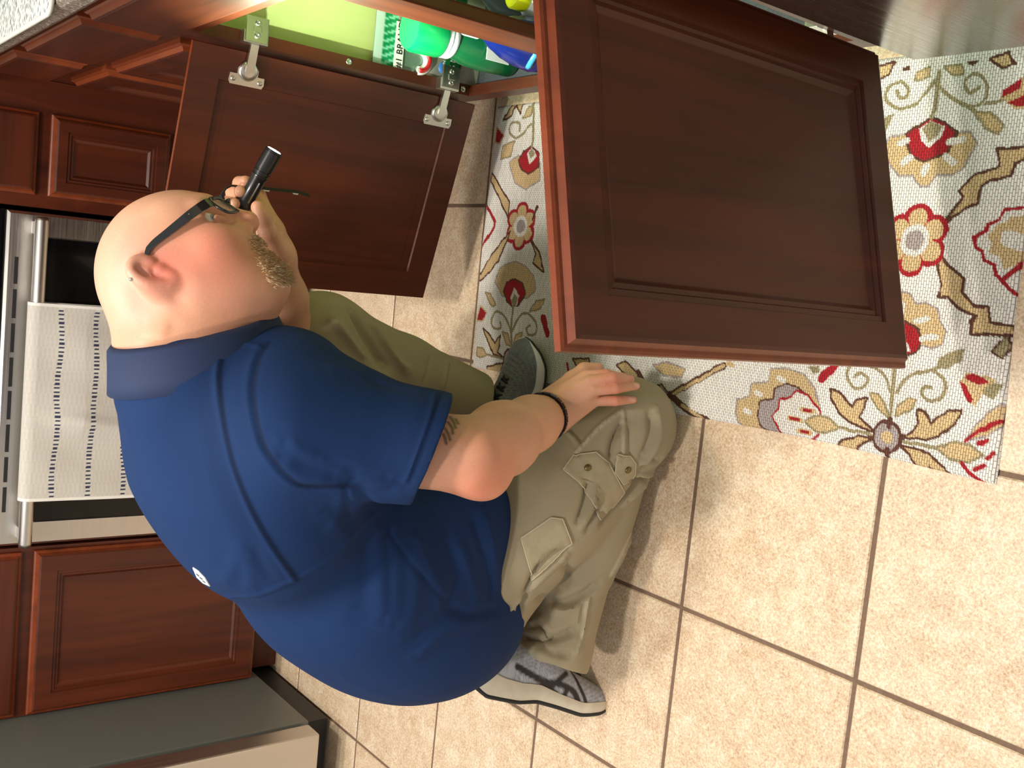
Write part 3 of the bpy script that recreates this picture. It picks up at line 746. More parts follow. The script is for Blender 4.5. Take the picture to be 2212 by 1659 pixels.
# side vent, hem, hollow below
HN = A3((-.24, 0, 1)); HN /= np.linalg.norm(HN); HP = A3((-.215, 0, .186))
SH.cone((-.01, -.03, .14), (-.005, -.03, .235), .17, .165, .006, '-')
SH.halfspace(HP, -HN, 1.0, .003)
Vs, Qs = SH.mesh((-.30, -.42, .08), (.50, .28, .92), .0034, 2)
tree_s = bvh(Vs, Qs)
c6 = lambda pts: [(240+.5063*x, 660+.5063*y) for x, y in pts]
ridges = [   # photo-traced creases of the cloth: points, width, height
 (c6([(1130, 880), (1150, 1100), (1165, 1350)]), .014, .006), (c6([(1195, 960), (1215, 1150), (1210, 1360)]), .013, .005),
 (c6([(1165, 900), (1185, 1100), (1188, 1330)]), .008, -.003), (c6([(1080, 980), (1090, 1150), (1060, 1330)]), .013, -.004), (c6([(1280, 1020), (1300, 1200), (1260, 1400)]), .014, .005),
 (c6([(1590, 880), (1630, 1030), (1650, 1200)]), .008, .007), (c6([(1540, 900), (1590, 1060), (1620, 1230)]), .007, -.006),
 (c6([(1480, 1000), (1530, 1150), (1560, 1260)]), .009, .006), (c6([(1420, 980), (1470, 1150), (1440, 1280)]), .009, -.005),
 (c6([(1300, 950), (1350, 1100), (1420, 1250)]), .012, .005),
 (c6([(1440, 1280), (1520, 1320), (1640, 1300)]), .008, -.006), (c6([(1300, 1500), (1420, 1400), (1600, 1330)]), .010, .005), (c6([(1280, 1420), (1400, 1340), (1520, 1280)]), .008, -.004),
 (c6([(700, 560), (760, 660), (880, 690), (1000, 720)]), .014, -.006), (c6([(720, 650), (800, 720), (950, 740)]), .012, .006),
 (c6([(740, 580), (850, 640), (1000, 700), (1180, 740)]), .010, .005), (c6([(900, 650), (1050, 710), (1250, 760)]), .008, -.004),
 (c6([(1010, 740), (1090, 830), (1130, 900)]), .010, -.007), (c6([(1050, 760), (1130, 800), (1230, 790)]), .010, -.005),
 (c6([(900, 880), (950, 930), (1000, 1000)]), .010, .004), (c6([(980, 830), (960, 900), (940, 960)]), .008, .004),
 (c6([(480, 1180), (520, 1120), (540, 1040)]), .010, .004), (c6([(600, 1210), (590, 1120), (570, 1050)]), .010, .004), (c6([(690, 1180), (640, 1090), (600, 1020)]), .008, -.003),
 (c6([(270, 190), (262, 240), (268, 300)]), .006, .003), (c6([(900, 270), (1100, 280), (1300, 330)]), .014, .004), (c6([(1000, 300), (1150, 330), (1330, 370)]), .010, -.003),
 (c6([(1040, 250), (1110, 300), (1180, 340)]), .010, -.004),
 # seams
 (c6([(470, 185), (450, 290), (460, 430), (500, 640), (570, 830), (660, 1000), (780, 1170)]), .0045, .004),
 (c6([(660, 160), (620, 240), (600, 350), (610, 470), (640, 590), (700, 680), (760, 740), (820, 770), (1000, 770)]), .0045, -.004),
 (c6([(645, 165), (605, 240), (585, 350), (595, 470), (625, 595), (685, 690), (745, 750), (815, 782)]), .005, .002),
 (c6([(480, 1248), (620, 1230), (720, 1195), (860, 1130), (960, 1060), (1030, 980), (1130, 880)]), .0045, .003),
 (c6([(1000, 770), (1010, 850), (1035, 980)]), .004, -.003), (c6([(1150, 920), (1250, 1060), (1350, 1180), (1430, 1260)]), .004, -.003),
 (c6([(1395, 345), (1370, 450), (1320, 600), (1258, 765)]), .004, .0035), (c6([(1407, 350), (1382, 453), (1332, 603), (1270, 768)]), .0035, -.003),
 (c6([(340, 188), (470, 178), (560, 166), (640, 178)]), .004, .0025),
]
ridges = [(p_, w_, a_*(.55 if w_ > .0055 else .6)) for p_, w_, a_ in ridges]
Vs = folds(Vs, Qs, tree_s, ridges)
Vs = Vs+normals(Vs, Qs)*((vnoise(Vs, 14, 3)-.5)*.006+(vnoise(Vs, 34, 5)-.5)*.002)[:, None]
tree_s = bvh(Vs, Qs)
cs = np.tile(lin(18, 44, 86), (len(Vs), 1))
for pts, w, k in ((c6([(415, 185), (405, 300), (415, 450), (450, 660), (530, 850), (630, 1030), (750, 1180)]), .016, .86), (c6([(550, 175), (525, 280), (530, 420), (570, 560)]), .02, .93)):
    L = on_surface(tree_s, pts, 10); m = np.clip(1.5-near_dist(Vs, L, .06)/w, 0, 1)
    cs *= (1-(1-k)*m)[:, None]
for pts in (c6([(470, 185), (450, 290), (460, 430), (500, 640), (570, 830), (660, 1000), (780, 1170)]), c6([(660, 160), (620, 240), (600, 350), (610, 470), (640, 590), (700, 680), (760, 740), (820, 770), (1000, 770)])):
    L = on_surface(tree_s, [(x+6, y) for x, y in pts], 10); m = np.clip(1.4-near_dist(Vs, L, .02)/.004, 0, 1); cs *= (1-.55*m)[:, None]  # shadow edge of the raised seams, painted as a dark line beside them
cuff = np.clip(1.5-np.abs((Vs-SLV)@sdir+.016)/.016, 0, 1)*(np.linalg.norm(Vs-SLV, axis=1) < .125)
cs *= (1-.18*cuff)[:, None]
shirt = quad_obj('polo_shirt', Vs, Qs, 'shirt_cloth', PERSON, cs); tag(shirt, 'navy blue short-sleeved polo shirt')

# collar: folded band round the neck
def collar():
    c = A3((.368, -.088, .748)); ax = A3((.93, .02, .30)); ax /= np.linalg.norm(ax); e1 = A3((0, 0, 1))-ax*ax[2]; e1 /= np.linalg.norm(e1); e2 = np.cross(ax, e1)
    prof = [(.0, .012), (.0, .030), (.006, .036), (.013, .030), (.021, -.003), (.027, -.025), (.024, -.026), (.011, -.003)]   # radial offset, axial offset
    mb = MB(); n = 56; m = len(prof); vs = []
    for i in range(n):
        t = 2*math.pi*i/n; ca, sa = math.cos(t), math.sin(t)
        rad = 1/math.sqrt((ca/.102)**2+(sa/.088)**2)
        for ro, ao in prof:
            w = 1.0-.1*max(0, -ca)      # deeper fold at the nape
            vs.append(c+(rad+ro*w)*(ca*e1+sa*e2)+ax*(ao*w+.002))
    fs = [(i*m+j, i*m+(j+1) % m, ((i+1) % n)*m+(j+1) % m, ((i+1) % n)*m+j) for i in range(n) for j in range(m)]
    mb.add(vs, fs, True)
    ob = mb.build('collar', 'collar_knit', shirt); return ob
plain('collar_knit', srgb(15, 36, 74), .8, var=.06, vs=900)
collar()

# ------------------------------------------------------------------ trousers
TR = Field()
RK = atz(1342, 925, .080); RA = atz(1205, 1385, .125); RH = A3((-.005, -.12, .300))
LH = A3((-.005, .07, .31)); LK = A3((.372, .178, .435)); LA = A3((.262, .150, .115))
ra_d = (RA-RK)/np.linalg.norm(RA-RK); la_d = (LA-LK)/np.linalg.norm(LA-LK)
TR.chain([RK+A3((0, 0, -.012)), RK*.5+RA*.5+A3((0, .006, -.014)), RA+ra_d*.02, RA+ra_d*.09], [.060, .056, .060, .064], .02)
TR.cone(RA+ra_d*.008, RA+ra_d*.2, .050, .056, .004, '-'); TR.halfspace(RA+ra_d*.030, ra_d+A3((0, 0, .25)), .2, .003)
TR.chain([LK, LK*.5+LA*.5, LA+la_d*.08], [.076, .070, .062], .02)
TR.cone(LA-la_d*.02, LA+la_d*.2, .052, .054, .004, '-'); TR.halfspace(LA+la_d*.005, la_d, .2, .003)
TR.cone(RH, LH, .108, .105, .03)
TR.chain([RH, RH*.45+RK*.55, RK], [.108, .100, .076], .02)
TR.ell(RK+A3((.01, -.01, -.01)), (.072, .074, .072), np.eye(3), .03)
TR.chain([LH, LH*.45+LK*.55, LK], [.12, .10, .080], .03)
# cuffs
ra_d = (RA-RK)/np.linalg.norm(RA-RK); la_d = (LA-LK)/np.linalg.norm(LA-LK)
TR.halfspace((0, 0, .004), (0, 0, -1), 2, .004)
Vt, Qt = TR.mesh((-.30, -.46, -.01), (.50, .30, .56), .0034, 2)
tree_t = bvh(Vt, Qt)
c7 = lambda pts: [(1000+.27125*x, 700+.27125*y) for x, y in pts]
c8 = lambda pts: [(950+.2712*x, 1150+.2712*y) for x, y in pts]
tf = [
 (c7([(1270, 690), (1280, 900), (1270, 1040)]), .004, .003), (c7([(1310, 690), (1320, 900), (1325, 1050)]), .006, -.003),
 (c7([(1250, 700), (1080, 830), (900, 1030)]), .0035, .003), (c7([(830, 860), (900, 930), (930, 980)]), .0035, .003),
 (c7([(1270, 760), (1200, 900), (1170, 1080)]), .010, -.007), (c7([(1250, 880), (1220, 1000), (1210, 1080)]), .008, .005),
 (c7([(1540, 690), (1560, 850), (1520, 980), (1420, 1130)]), .010, .006), (c7([(1500, 720), (1500, 880), (1440, 1040)]), .010, -.006),
 (c7([(1610, 1080), (1520, 1090), (1400, 1150)]), .008, -.007), (c7([(1640, 1140), (1540, 1170), (1400, 1210)]), .007, .006), (c7([(1630, 1170), (1500, 1210), (1330, 1250)]), .006, -.007),
 (c7([(1600, 1230), (1450, 1260), (1300, 1400)]), .012, .006), (c7([(1400, 1240), (1280, 1380), (1100, 1580)]), .008, -.010),
 (c7([(990, 1250), (970, 1400), (920, 1560)]), .007, -.006), (c7([(1060, 1330), (1000, 1480), (940, 1600)]), .006, .005), (c7([(1110, 1420), (1040, 1540), (980, 1640)]), .006, -.006),
 (c8([(1000, 250), (1030, 330), (960, 440)]), .012, -.006), (c8([(800, 530), (900, 560), (1100, 530), (1250, 420)]), .010, -.008), (c8([(900, 600), (1000, 620), (1130, 560)]), .010, .006),
 (c8([(680, 720), (780, 740), (860, 830)]), .010, -.008), (c8([(600, 830), (800, 860), (950, 830), (1080, 790)]), .009, -.009), (c8([(720, 720), (820, 700), (860, 780)]), .008, .007), (c8([(560, 860), (700, 960), (900, 960)]), .012, .006), (c8([(800, 900), (900, 960), (1030, 980)]), .008, -.006),
 (c8([(1200, 520), (1165, 680), (1140, 830), (1100, 970)]), .0035, .003), (c8([(1160, 560), (1135, 700), (1125, 850)]), .004, -.003),
 (c8([(1000, 110), (870, 190), (740, 340), (640, 690)]), .008, -.008), (c8([(560, 640), (700, 480), (830, 330), (1000, 180)]), .006, .004),
 (c8([(1520, 20), (1450, 160), (1360, 340)]), .0035, .003),
 ([(760, 672), (800, 740), (830, 790)], .012, -.010), ([(800, 700), (850, 770), (880, 800)], .010, .007), ([(720, 690), (760, 740), (790, 780)], .012, .006), ([(965, 782), (962, 810), (955, 840)], .004, .004), ([(930, 770), (925, 800), (915, 830)], .006, -.003),
]
Vt = folds(Vt, Qt, tree_t, [(p_, w_*.72, a_*1.5) for p_, w_, a_ in tf])
Vt = Vt+normals(Vt, Qt)*((vnoise(Vt, 16, 8)-.5)*.008+(vnoise(Vt, 45, 9)-.5)*.003)[:, None]
Vt[:, 2] = np.maximum(Vt[:, 2], np.where(Vt[:, 0] > .31, .0085, .0025))
tree_t = bvh(Vt, Qt)
ct = np.tile(lin(152, 141, 116), (len(Vt), 1))*(.92+.16*vnoise(Vt, 30, 4))[:, None]
def tline(pts, w, c, a):
    global ct
    L = on_surface(tree_t, pts, 6)
    if len(L) > 1:
        m = a*np.clip(1.4-near_dist(Vt, L, .02)/w, 0, 1); ct = ct*(1-m[:, None])+c*m[:, None]
for pts in (c7([(1270, 690), (1280, 900), (1270, 1040)]), c7([(1250, 700), (1080, 830), (900, 1030)]), c8([(1165, 560), (1140, 700), (1130, 850)]), c8([(1520, 20), (1450, 160), (1360, 340)])): tline(pts, .003, lin(186, 176, 150), .7)
trousers = quad_obj('trousers', Vt, Qt, 'trouser_cloth', PERSON, ct); tag(trousers, 'khaki cargo trousers')
def patch(tree, poly, name, mat, parent, lift=.0035, step=6, rings=(1.0, .985, .96, .8, .6, .4, .2)):
    pts = dens(list(poly)+[poly[0]], step, False)[:-1]; c = pts.mean(0); vs = []; n = len(pts)
    for k, s in enumerate(rings):
        for p in pts:
            q = c+(p-c)*s; h, nn = hit(tree, *q)
            if h is None: h, nn = hit(tree, *(c+(p-c)*s*.9))
            if h is None: h, nn = hit(tree, *c)
            vs.append(h+nn*(-.001 if k == 0 else lift*(.8 if k == 1 else 1)))
    h, nn = hit(tree, *c); vs.append(h+nn*lift); m = len(rings)
    fs = [(k*n+i, k*n+(i+1) % n, (k+1)*n+(i+1) % n, (k+1)*n+i) for k in range(m-1) for i in range(n)]+[((m-1)*n+i, (m-1)*n+(i+1) % n, m*n) for i in range(n)]
    return MB().add(vs, fs, True).build(name, mat, parent)
plain('khaki', srgb(160, 149, 122), .85, var=.08, vs=60, bumpv=.2); plain('brass', srgb(120, 104, 66), .35, .9)
plain('khaki_stitch', srgb(186, 176, 148), .85)
def flap(poly, btn):
    o = patch(tree_t, poly, 'pocket_flap', 'khaki', trousers)
    L = on_surface(tree_t, list(poly)+[poly[0]], 6, .0035, False)
    c = np.array(poly).mean(0); L2 = on_surface(tree_t, [tuple(c+(np.array(p)-c)*.99) for p in list(poly)+[poly[0]]], 5, .0028, False)
    if len(L2) > 3: MB().tube(L2, .0011, 6).build('piping', 'khaki_stitch', trousers)
    if btn:
        h, nn = hit(tree_t, *btn); MB().lathe([(.0055, 0), (.0055, .0016), (.0042, .0026), (.0001, .0028)], h+nn*.0035, nn, 16).build('snap_button', 'brass', trousers)
plain('print_white', srgb(232, 240, 240), .6); plain('print_dark', srgb(60, 76, 90), .6)
bad = patch(tree_s, [(417, 1225), (429, 1233), (444, 1248), (455, 1266), (440, 1259), (426, 1246)], 'printed_patch', 'print_white', shirt, .0015, 3)
for q_ in ((429, 1240), (436, 1247), (442, 1254)):
    h_, n_ = hit(tree_s, *q_)
    if h_ is not None: MB().lathe([(.0001, 0), (.0028, 0), (.0028, .0006), (.0001, .0006)], h_+n_*.0015, n_, 10).build('printed_mark', 'print_dark', shirt)
flap(c7([(795, 1160), (880, 1045), (1060, 1020), (1160, 1110), (1240, 1260), (1280, 1340), (1090, 1570), (1030, 1410), (920, 1260)]), c7([(990, 1143)])[0])
flap(c7([(1232, 1035), (1330, 1050), (1372, 1110), (1360, 1200), (1330, 1250), (1270, 1275), (1205, 1180)]), c7([(1305, 1155)])[0])
flap([(1125, 1162), (1190, 1117), (1215, 1120), (1235, 1172), (1150, 1254)], None)

# ------------------------------------------------------------------ shoes
attr_mat('shoe_upper', .6, 700, .3)
plain('midsole', srgb(206, 196, 176), .6, var=.06, vs=50); plain('midsole_white', srgb(226, 228, 228), .6, var=.03); plain('outsole', (.018, .018, .019, 1), .7); plain('lace', (.012, .012, .013, 1), .8)
def ss(xs, ys, x): return np.interp(x, xs, ys)
def smooth_interp(xs, ys, x):
    x = np.asarray(x); y = np.interp(x, xs, ys); e = .02
    return (np.interp(x-e, xs, ys)+2*y+np.interp(x+e, xs, ys))/4
def shoe(origin, t, s, n, label, base, mid_mat, L=.300):
    t, s, n = [A3(v)/np.linalg.norm(v) for v in (t, s, n)]; O = A3(origin)
    W = lambda p: O+p[..., 0:1]*t+p[..., 1:2]*s+p[..., 2:3]*n
    root = bpy.data.objects.new('shoe', None)
    xs = np.concatenate([np.linspace(0, .06, 8), np.linspace(.08, .9, 110), np.linspace(.915, 1, 12)])
    hw = smooth_interp([0, .01, .03, .08, .2, .42, .62, .78, .88, .95, .985, 1], [.004, .015, .024, .032, .035, .035, .043, .0475, .043, .031, .017, .004], xs)
    z0 = smooth_interp([0, .08, .30, .42, .55, .72, .86, .95, 1], [.014, .001, .001, .008, .006, .001, .009, .022, .036], xs)
    zo = z0+.007; zm = z0+smooth_interp([0, .06, .16, .35, .55, .7, .85, .95, 1], [.052, .048, .040, .036, .027, .025, .025, .019, .006], xs)
    top = smooth_interp([0, .02, .08, .2, .3, .36, .5, .65, .8, .9, .96, 1], [.075, .098, .104, .098, .102, .110, .090, .070, .058, .055, .053, .042], xs)
    def ring_loft(a, b, wa, wb, name, mat, parent, nn=3):
        # vertical-walled layer between heights a and b, half widths wa, wb
        vs = []; cols = 2*(nn+1)
        for i, x in enumerate(xs):
            for sd in (-1, 1):
                for k in range(nn+1):
                    f = k/nn if sd < 0 else 1-k/nn
                    bul = .0025*math.sin(math.pi*f)
                    w = (wa[i]*(1-f)+wb[i]*f)+bul
                    vs.append((x*L, sd*w, a[i]*(1-f)+b[i]*f))
        vs = np.array(vs); fs = []
        for i in range(len(xs)-1):
            for k in range(cols): fs.append((i*cols+k, i*cols+(k+1) % cols, (i+1)*cols+(k+1) % cols, (i+1)*cols+k))
        fs += [tuple(range(cols))[::-1], tuple((len(xs)-1)*cols+k for k in range(cols))]
        mb = MB().add(W(vs), fs, True); return mb.build(name, mat, parent, autosmooth=50)
    # upper
    nth = 61; vs = []
    for i, x in enumerate(xs):
        for k in range(nth):
            th = math.pi*k/(nth-1); cx, sx = math.cos(th), math.sin(th)
            y = hw[i]*.97*np.sign(cx)*abs(cx)**.72*(1-.28*sx*max(0, 1-x*1.1)); z = zm[i]-.004+(top[i]-zm[i]+.004)*abs(sx)**.85
            vs.append((x*L, y, z))
    vs = np.array(vs); Q = [(i*nth+k, i*nth+k+1, (i+1)*nth+k+1, (i+1)*nth+k) for i in range(len(xs)-1) for k in range(nth-1)]
    V = W(vs); c = np.tile(A3(base), (len(V), 1)); c *= (.85+.3*vnoise(vs, 420, 2))[:, None]
    c *= (1-.35*((np.sin(vs[:, 0]*900)*np.sin(vs[:, 2]*900+vs[:, 0]*450)) > .25)*((vs[:, 0]/L > .22)*(vs[:, 0]/L < .9)))[:, None]
    up = quad_obj('shoe', V, np.array(Q), 'shoe_upper', PERSON, c); tag(up, label)
    ring_loft(z0, zo, hw*1.02, hw*1.04, 'outsole', 'outsole', up); ring_loft(zo, zm, hw*1.04, hw*1.03, 'midsole', mid_mat, up)
    return up, V, np.array(Q), W, L, (xs, hw, zm, top)
def recolor(o, c):
    a = o.data.color_attributes['Col']; d = np.ones((len(c), 4), np.float32); d[:, :3] = c; a.data.foreach_set('color', d.ravel())
def getcol(o):
    a = o.data.color_attributes['Col']; d = np.zeros(len(a.data)*4, np.float32); a.data.foreach_get('color', d); return d.reshape(-1, 4)[:, :3].astype(float)
# right shoe on its toe, heel raised
toe = atz(1272, 1525, .0); hl = aty(1012, 1478, -.075)
tt = toe-hl; tt /= np.linalg.norm(tt); nn_ = A3((.93, .10, .0)); nn_ -= tt*(nn_@tt); nn_ /= np.linalg.norm(nn_); s_ = np.cross(nn_, tt)
rs_o, rsV, rsQ, rsW, rsL, _ = shoe(hl-nn_*.012, tt, s_, nn_, 'silver grey running shoe with dark straps on its toe', lin(176, 178, 186), 'midsole', .284)
# left shoe flat on the rug edge
lt_ = atz(1163, 742, .02); lt_[2] = 0; lhd = A3((.95, -.30, 0)); lhd /= np.linalg.norm(lhd)
ls_o, lsV, lsQ, lsW, lsL, lsp = shoe(lt_-lhd*.292+A3((0, 0, .009)), lhd, (-lhd[1], lhd[0], 0), (0, 0, 1), 'grey running shoe with black laces flat on the rug', lin(118, 124, 128), 'midsole_white')
tr_ = bvh(rsV, rsQ); cr = getcol(rs_o); r2 = lambda pts: [(900+.18987*x, 1440+.18987*y) for x, y in pts]
for pts, w in ((r2([(1150, 0), (1280, 80), (1400, 150), (1520, 260), (1600, 340), (1640, 430), (1640, 490)]), .0048), (r2([(1700, 80), (1600, 170), (1500, 260), (1420, 300), (1340, 330)]), .0042),
               (r2([(1400, 150), (1500, 180), (1600, 190), (1720, 240), (1780, 280), (1820, 350), (1850, 450)]), .0045), (r2([(1720, 240), (1680, 330), (1620, 420), (1550, 440)]), .0038), (r2([(1720, 10), (1800, 120), (1850, 220), (1900, 330), (1930, 420)]), .0028)):
    L_ = on_surface(tr_, pts, 4)
    if len(L_) > 1: m = np.clip(2.6-2*near_dist(rsV, L_, .02)/(w*1.15), 0, 1); cr = cr*(1-m[:, None])+lin(44, 40, 40)*m[:, None]
recolor(rs_o, cr)
# laces
def laces(W, L, par, sp_):
    xs, hw, zm, top = sp_; mb = MB()
    for k in range(6):
        x = .42+.055*k; h = float(np.interp(x, xs, top)); w = .020-.001*k
        for sgn in (-1, 1):
            pts = [(x*L, -w*sgn, h-.010), ((x+.012)*L, -w*.4*sgn, h+.001), ((x+.028)*L, w*.4*sgn, h-.002), ((x+.045)*L, w*sgn, h-.014)]
            mb.tube([W(A3(p)) for p in dens(pts, .006)], .0028, 6)
    for sgn in (-1, 1):
        h = float(np.interp(.42, xs, top)); pts = [(.42*L, 0, h+.003), (.40*L, sgn*.022, h+.010), (.44*L, sgn*.040, h+.002), (.47*L, sgn*.030, h-.004), (.43*L, sgn*.006, h+.003)]
        mb.tube([W(A3(p)) for p in dens(pts, .006)], .0026, 6)
    mb.build('laces', 'lace', par)
laces(lsW, lsL, ls_o, lsp); laces(rsW, rsL, rs_o, lsp)
# ------------------------------------------------------------------ face details
plain('sclera', srgb(226, 228, 220), .15); plain('iris', srgb(110, 150, 150), .15); plain('pupil', (.01, .01, .01, 1), .1)
for s in (-1, 1):
    c = hd(.0695, s*.0375, .0185); g = (hd(.18, -.090, .006) if s < 0 else hd(.2, .02, .0))-c; g /= np.linalg.norm(g); r = .0160*HS
    pr = lambda a0, a1, rr, m=8: [(rr*math.sin(a0+(a1-a0)*i/m)+1e-5, rr*math.cos(a0+(a1-a0)*i/m)) for i in range(m+1)]
    e = MB().lathe(pr(.0, math.pi, r, 14), c, g, 20).build('eyeball', 'sclera', PERSON)
    MB().lathe(pr(.0, .36, r+.0003), c, g, 20).build('iris', 'iris', e); MB().lathe(pr(.0, .15, r+.0006), c, g, 16).build('pupil', 'pupil', e)
# goatee: short strands rooted in the skin
m = np.nonzero(beard_m > .22)[0]; wgt = beard_m[m]; wgt = wgt/wgt.sum(); Nb = normals(Vb, Qb); pick = rng.choice(m, 7500, p=wgt)
vs, fs, cc = [], [], []
down = -HUv*.8+HFv*.25
for i in pick:
    p = Vb[i]+rng.normal(0, .0009, 3); nrm = Nb[i]; l = rng.uniform(.003, .0075)*(1.25 if loc[i, 2] < -.085 else .75)
    d = nrm*.55+down*.65+rng.normal(0, .28, 3); d /= np.linalg.norm(d); sd = np.cross(d, rng.normal(0, 1, 3)); sd /= np.linalg.norm(sd); w = .00028
    d2 = d+down*.6; d2 /= np.linalg.norm(d2)
    a = p-nrm*.0005; b = a+d*l*.55; c = b+d2*l*.45; o = len(vs); up2 = np.cross(sd, d)
    for q, ww in ((a, w), (b, w*.85)): vs += [q+sd*ww, q-sd*ww*.5+up2*ww*.87, q-sd*ww*.5-up2*ww*.87]
    vs.append(c); fs += [(o, o+1, o+4, o+3), (o+1, o+2, o+5, o+4), (o+2, o, o+3, o+5), (o+3, o+4, o+6, o+6)[:3], (o+4, o+5, o+6), (o+5, o+3, o+6)]
    h = rng.random(); k = lin(196, 158, 104) if h < .45 else (lin(150, 116, 78) if h < .75 else lin(222, 212, 190)); cc += [k*rng.uniform(.8, 1.15)]*7
attr_mat('beard_hair', .5)
me = bpy.data.meshes.new('goatee'); me.from_pydata([tuple(A3(v)-np.array(PERSON.location)) for v in vs], [], fs); ca = me.color_attributes.new('Col', 'FLOAT_COLOR', 'POINT')
d4 = np.ones((len(vs), 4), np.float32); d4[:, :3] = np.array(cc); ca.data.foreach_set('color', d4.ravel()); me.materials.append(MATS['beard_hair'])
go = bpy.data.objects.new('goatee', me); COL.objects.link(go); go.parent = PERSON; tag(go, 'short light brown and grey goatee', kind='stuff')
# glasses
plain('frame_black', (.010, .011, .013, 1), .18, 0, .5); plain('white_mark', (.85, .85, .85, 1), .5)
m_, nt_, b_ = new_mat('lens_glass'); b_.inputs['Base Color'].default_value = (1, 1, 1, 1); b_.inputs['Roughness'].default_value = .02; b_.inputs['Alpha'].default_value = .12
gl = None; GA, GC = .1105, .022
mb = MB()
def lens_pts(s, grow=0):
    out = []
    for k in range(28):
        t = 2*math.pi*k/28; ca, sa = math.cos(t), math.sin(t); b = .036+np.sign(ca)*abs(ca)**.62*(.0255+grow); c = np.sign(sa)*abs(sa)**.7*(.0165+grow)
        out.append((GA-.30*max(0, b-.02)-.004*(c/.016), s*b, GC+c))
    return out
for s in (-1, 1): mb.tube([hd(*p) for p in lens_pts(s)], [.0021+.0008*(math.sin(2*math.pi*k/28) > .3) for k in range(28)], 8, closed=True)
mb.tube([hd(GA+.0005, -.011, GC+.008), hd(GA+.004, 0, GC+.010), hd(GA+.0005, .011, GC+.008)], .0024, 8)
for s in (-1, 1): mb.tube([hd(GA, s*.010, GC), hd(GA-.010, s*.011, GC-.006)], .0018, 6)
glasses = mb.build('glasses', 'frame_black', PERSON); tag(glasses, 'black framed glasses')
for s in (-1, 1):
    tp_ = [(GA-.014, s*.0625, GC+.008), (.092, s*.071, GC+.009), (.070, s*.0795, GC+.010), (.030, s*.083, GC+.011), (.0, s*.084, GC+.012), (-.014, s*.083, GC+.008), (-.026, s*.082, GC-.008)]
    d = dens(tp_, .006); vs = []; n = len(d)
    for i, p in enumerate(d):
        f = i/(n-1); hh = .0046*(1-f)**.7+.0024; w = .0016+.0005*f
        for a, b in ((-w, -hh), (w, -hh), (w, hh), (-w, hh)): vs.append(hd(p[0], p[1]+a*1.0, p[2]+b))
    fs = [(i*4+k, i*4+(k+1) % 4, i*4+4+(k+1) % 4, i*4+4+k) for i in range(n-1) for k in range(4)]+[(3, 2, 1, 0), tuple((n-1)*4+k for k in range(4))]
    tm = MB().add(vs, fs).build('temple', 'frame_black', glasses)
    sw = [(.080, .0125), (.0745, .0095), (.0665, .0095), (.0625, .012), (.068, .0108), (.0745, .0112)]
    MB().prism([hd(a, s*(.0782-(a-.07)*.30+.0016), GC+c) for a, c in sw], (hd(0, s*1, 0)-hd(0, 0, 0))*.0006).build('white_swoosh_mark', 'white_mark', tm)
    lp = lens_pts(s); MB().add([hd(*p) for p in lp]+[hd(p[0]-.0012, p[1], p[2]) for p in lp], [tuple(range(28)), tuple(range(28, 56))[::-1]]+[(k, (k+1) % 28, 28+(k+1) % 28, 28+k) for k in range(28)]).build('lens', 'lens_glass', glasses)
# ear stud
MB().lathe([(.0022, 0), (.0026, .001), (.0018, .0025), (.0001, .003)], hit(tree_b, 283, 603)[0] if hit(tree_b, 283, 603)[0] is not None else hd(-.03, -.08, .01), (0, -1, .3), 12).build('ear_stud', 'chrome', PERSON)
# bracelet on the right wrist
bw = RE*.08+RW*.92; bx = (RW-RE)/np.linalg.norm(RW-RE); bx = bx+A3((.0, .10, .0)); bx /= np.linalg.norm(bx); e1 = np.cross(bx, (0, 0, 1)); e1 /= np.linalg.norm(e1); e2 = np.cross(bx, e1)
mb = MB(); nb_ = 22
for k in range(nb_):
    t = 2*math.pi*k/nb_; t1 = 2*math.pi*(k+.86)/nb_; 
    P_ = lambda tt, r, h: bw+r*(math.cos(tt)*e1+math.sin(tt)*e2*.96)+bx*h
    q = [P_(t, .0365, -.0045), P_(t1, .0365, -.0045), P_(t1, .0365, .0045), P_(t, .0365, .0045)]; q2 = [P_(t, .0405, -.004), P_(t1, .0405, -.004), P_(t1, .0405, .004), P_(t, .0405, .004)]
    mb.add(q+q2, [(0, 1, 2, 3), (7, 6, 5, 4), (0, 4, 5, 1), (1, 5, 6, 2), (2, 6, 7, 3), (3, 7, 4, 0)])
mb.tube([bw+.037*(math.cos(2*math.pi*k/32)*e1+.96*math.sin(2*math.pi*k/32)*e2) for k in range(32)], .003, 6, closed=True)
tag(mb.build('bracelet', 'black_gloss', PERSON), 'black segmented bracelet on the right wrist')
# watch on the left wrist
plain('leather', srgb(132, 84, 36), .5, var=.2)
wx = (LW-LE)/np.linalg.norm(LW-LE); wc = LW*.96+LE*.04; e1 = np.cross(wx, (0, 0, 1)); e1 /= np.linalg.norm(e1); e2 = np.cross(wx, e1); mb = MB(); vs = []
for k in range(36):
    t = 2*math.pi*k/36
    for r, h in ((.0335, -.008), (.0360, -.008), (.0360, .008), (.0335, .008)): vs.append(wc+r*(math.cos(t)*e1+math.sin(t)*e2)+wx*h)
mb.add(vs, [(k*4+j, k*4+(j+1) % 4, ((k+1) % 36)*4+(j+1) % 4, ((k+1) % 36)*4+j) for k in range(36) for j in range(4)], True)
watch = mb.build('watch', 'leather', PERSON, autosmooth=40); tag(watch, 'watch with brown leather strap on the left wrist')
wd = e1*.55+A3((.4, 0, -.6)); wd -= wx*(wd@wx); wd /= np.linalg.norm(wd)
MB().lathe([(.016, 0), (.017, .002), (.017, .006), (.015, .008), (.0001, .008)], wc-wd*.034, -wd, 24).build('watch_case', 'black_gloss', watch)

